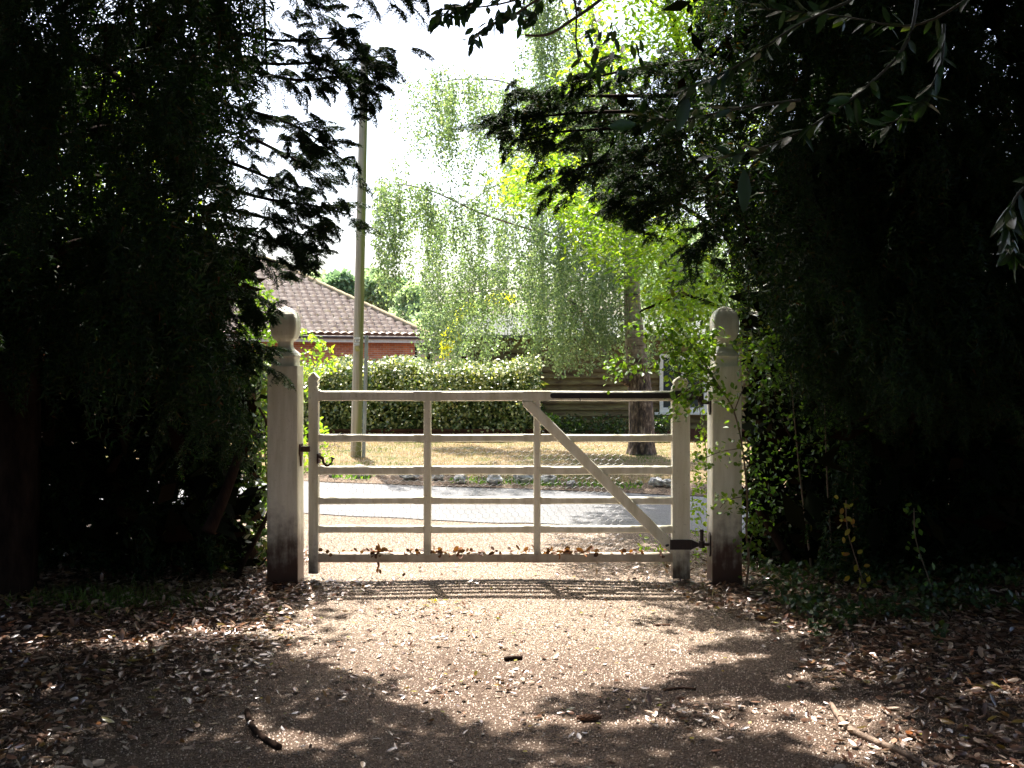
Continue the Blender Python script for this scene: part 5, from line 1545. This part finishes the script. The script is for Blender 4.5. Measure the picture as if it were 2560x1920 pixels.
# scattered yellow leaves
n = 90
gx = rng.uniform(-1.6, 2.2, n); gy = rng.uniform(4.2, 7.9, n)
gx = np.concatenate([gx, rng.normal(-.52, .09, 16)]); gy = np.concatenate([gy, rng.normal(6.72, .07, 16)]); n = len(gx)
V, F = scatter(T_CURL, np.stack([gx, gy, gh(gx, gy) + .026], -1), np.stack([rng.normal(size=n), rng.normal(size=n), rng.normal(0, .1, n)], -1),
               np.stack([rng.normal(0, .2, n), rng.normal(0, .2, n), np.ones(n)], -1), rng.uniform(.02, .045, n), rng.uniform(.014, .022, n))
tag(obj('yellow_leaves', V, F, M_GOLDFALL), 'few yellow and green fresh-fallen leaves on the gravel', 'fallen leaves', kind='stuff')
# fine debris: tiny chips that make the gravel rough
n = 90000
gx = rng.uniform(-2.6, 2.8, n); gy = 3.2 + (rng.random(n) ** 1.2) * 6.8
pos = np.stack([gx, gy, gh(gx, gy) + .012 + .004], -1)
sz = rng.uniform(.004, .010, n)
T_CHIP = (np.array([(-.5, -.4, -.5), (.5, -.4, -.5), (0, .6, -.5), (0, 0, .5)]), np.array([(0, 1, 3), (1, 2, 3), (2, 0, 3)]))
V, F = scatter(T_CHIP, pos, np.stack([rng.normal(size=n), rng.normal(size=n), np.zeros(n)], -1), np.stack([rng.normal(0, .3, n), rng.normal(0, .3, n), np.ones(n)], -1), sz, sz, sz * .8)
tag(obj('gravel_chips', V, F, foliage('gravel_chips', [(0, (.10, .06, .045)), (.4, (.30, .21, .16)), (.8, (.40, .31, .24)), (1, (.5, .43, .36))], 0, .6, .4)),
    'loose small gravel chips on the driveway', 'gravel', kind='stuff')

# ivy and low plants on the right bank
n = 5500
px_ = rng.uniform(1840, 2560, n); py_ = rng.uniform(1400, 1640, n)
d_ = EYE * FPX / (py_ - 900); gx = (px_ - 1280) / FPX * d_; gy = d_
k = (n3(np.stack([gx, gy, gx * 0], -1), 2.4, 55) + .7 * (1 - sstep(1400, 1640, py_)) * 1.0 - .25 > 0) & (gx > 1.7)
gx, gy = gx[k], gy[k]; n = len(gx)
V, F = scatter(T_LEAF, np.stack([gx, gy, gh(gx, gy) + rng.uniform(.02, .11, n)], -1), rdir(n), rdir(n) * .6 + (0, -.2, 1), rng.uniform(.03, .055, n), rng.uniform(.025, .045, n))
tag(obj('ground_ivy', V, F, M_DARKLEAF), 'dark green ivy creeping over the litter on the right', 'ivy', kind='stuff')
n = 900
gx = rng.normal(-2.6, .28, n); gy = rng.normal(6.75, .18, n)
V, F = scatter(T_NEEDLE, np.stack([gx, gy, gh(gx, gy) + .01], -1), norm(rng.normal(size=(n, 3)) * .6 + (0, 0, 1)), rdir(n), rng.uniform(.05, .12, n), .008)
tag(obj('grass_patch', V, F, M_GRASSG), 'small patch of green grass and weeds in the litter on the left', 'grass', kind='stuff')

def stick(name, label, cat, pxs, r0, r1, m_=M_STICK, knots=0, lift=.012):
    pts = []
    for (px, py) in pxs:
        d_ = EYE * FPX / (py - 900); x_ = (px - 1280) / FPX * d_
        pts.append(Vector((x_, d_, float(gh(x_, d_)) + lift + r0 * .9)))
    q_ = smooth_path(pts, 6)
    rad = [a_ * (1 + .15 * noise.noise(Vector((i_ * .9, px * .1, 0)))) for i_, a_ in enumerate(taper(len(q_), r0, r1))]
    m = MB(); m.tube(q_, rad, 9)
    if knots:
        for f in (.3, .55, .8):
            c_ = q_[int(f * len(q_))]; m.tube([c_, c_ + Vector((.02, -.01, r0 * 1.1))], [r0 * .6, r0 * .25], 6)
    return tag(m.build(name, m_, smooth=True), label, cat)
stick('stick', 'long pale curved stick lying at the bottom right corner', 'stick', [(2078, 1778), (2115, 1832), (2180, 1868), (2250, 1895), (2330, 1930), (2420, 1960)], .0125, .017, knots=1)
stick('stick', 'short dark bent stick lying at the bottom left', 'stick', [(618, 1788), (628, 1825), (655, 1858), (698, 1885)], .012, .014, M_BARK, 1)
stick('stick', 'short thick twig on the gravel, centre right of the gate shadow', 'stick', [(1262, 1662), (1285, 1659), (1306, 1658)], .012, .011, M_BARK)
stick('stick', 'small reddish twig among leaves in front of the hanging stile', 'stick', [(1632, 1568), (1655, 1567), (1676, 1567)], .006, .006, M_CONE)
stick('stick', 'thin twig by the leaves at the right edge of the driveway', 'stick', [(1660, 1735), (1700, 1730), (1740, 1733)], .007, .005, M_CONE)
stick('stick', 'rusty curled bark strip in the litter right of the post foot', 'stick', [(1888, 1545), (1910, 1542), (1930, 1550), (1900, 1562)], .008, .005, M_CONE)
# fir cone
def cone(px, py, L, r, label):
    d_ = EYE * FPX / (py - 900); x_ = (px - 1280) / FPX * d_
    m = MB(); z_ = float(gh(x_, d_)) + .012 + r * .8
    nr = 9
    for i_ in range(nr):
        t_ = i_ / (nr - 1); rr_ = r * math.sin(math.pi * (.12 + .8 * t_)) 
        for k in range(8):
            an = 2 * math.pi * (k + .5 * (i_ % 2)) / 8
            cx_ = x_ - L / 2 + L * t_
            c1 = Vector((cx_, d_ + math.cos(an) * rr_ * .5, z_ + math.sin(an) * rr_ * .5))
            c2 = Vector((cx_ + L * .10, d_ + math.cos(an) * rr_, z_ + math.sin(an) * rr_))
            m.tube([c1, c2], [r * .25, r * .16], 5)
    m.tube([(x_ - L / 2, d_, z_), (x_ + L / 2, d_, z_)], [r * .5, r * .3], 6)
    tag(m.build('fir_cone', M_CONE), label, 'cone')
cone(1470, 1806, .10, .018, 'brown fir cone among pale leaves at lower centre right')
print('tris', sum(len(o.data.polygons) for o in bpy.data.objects if o.type == 'MESH'))
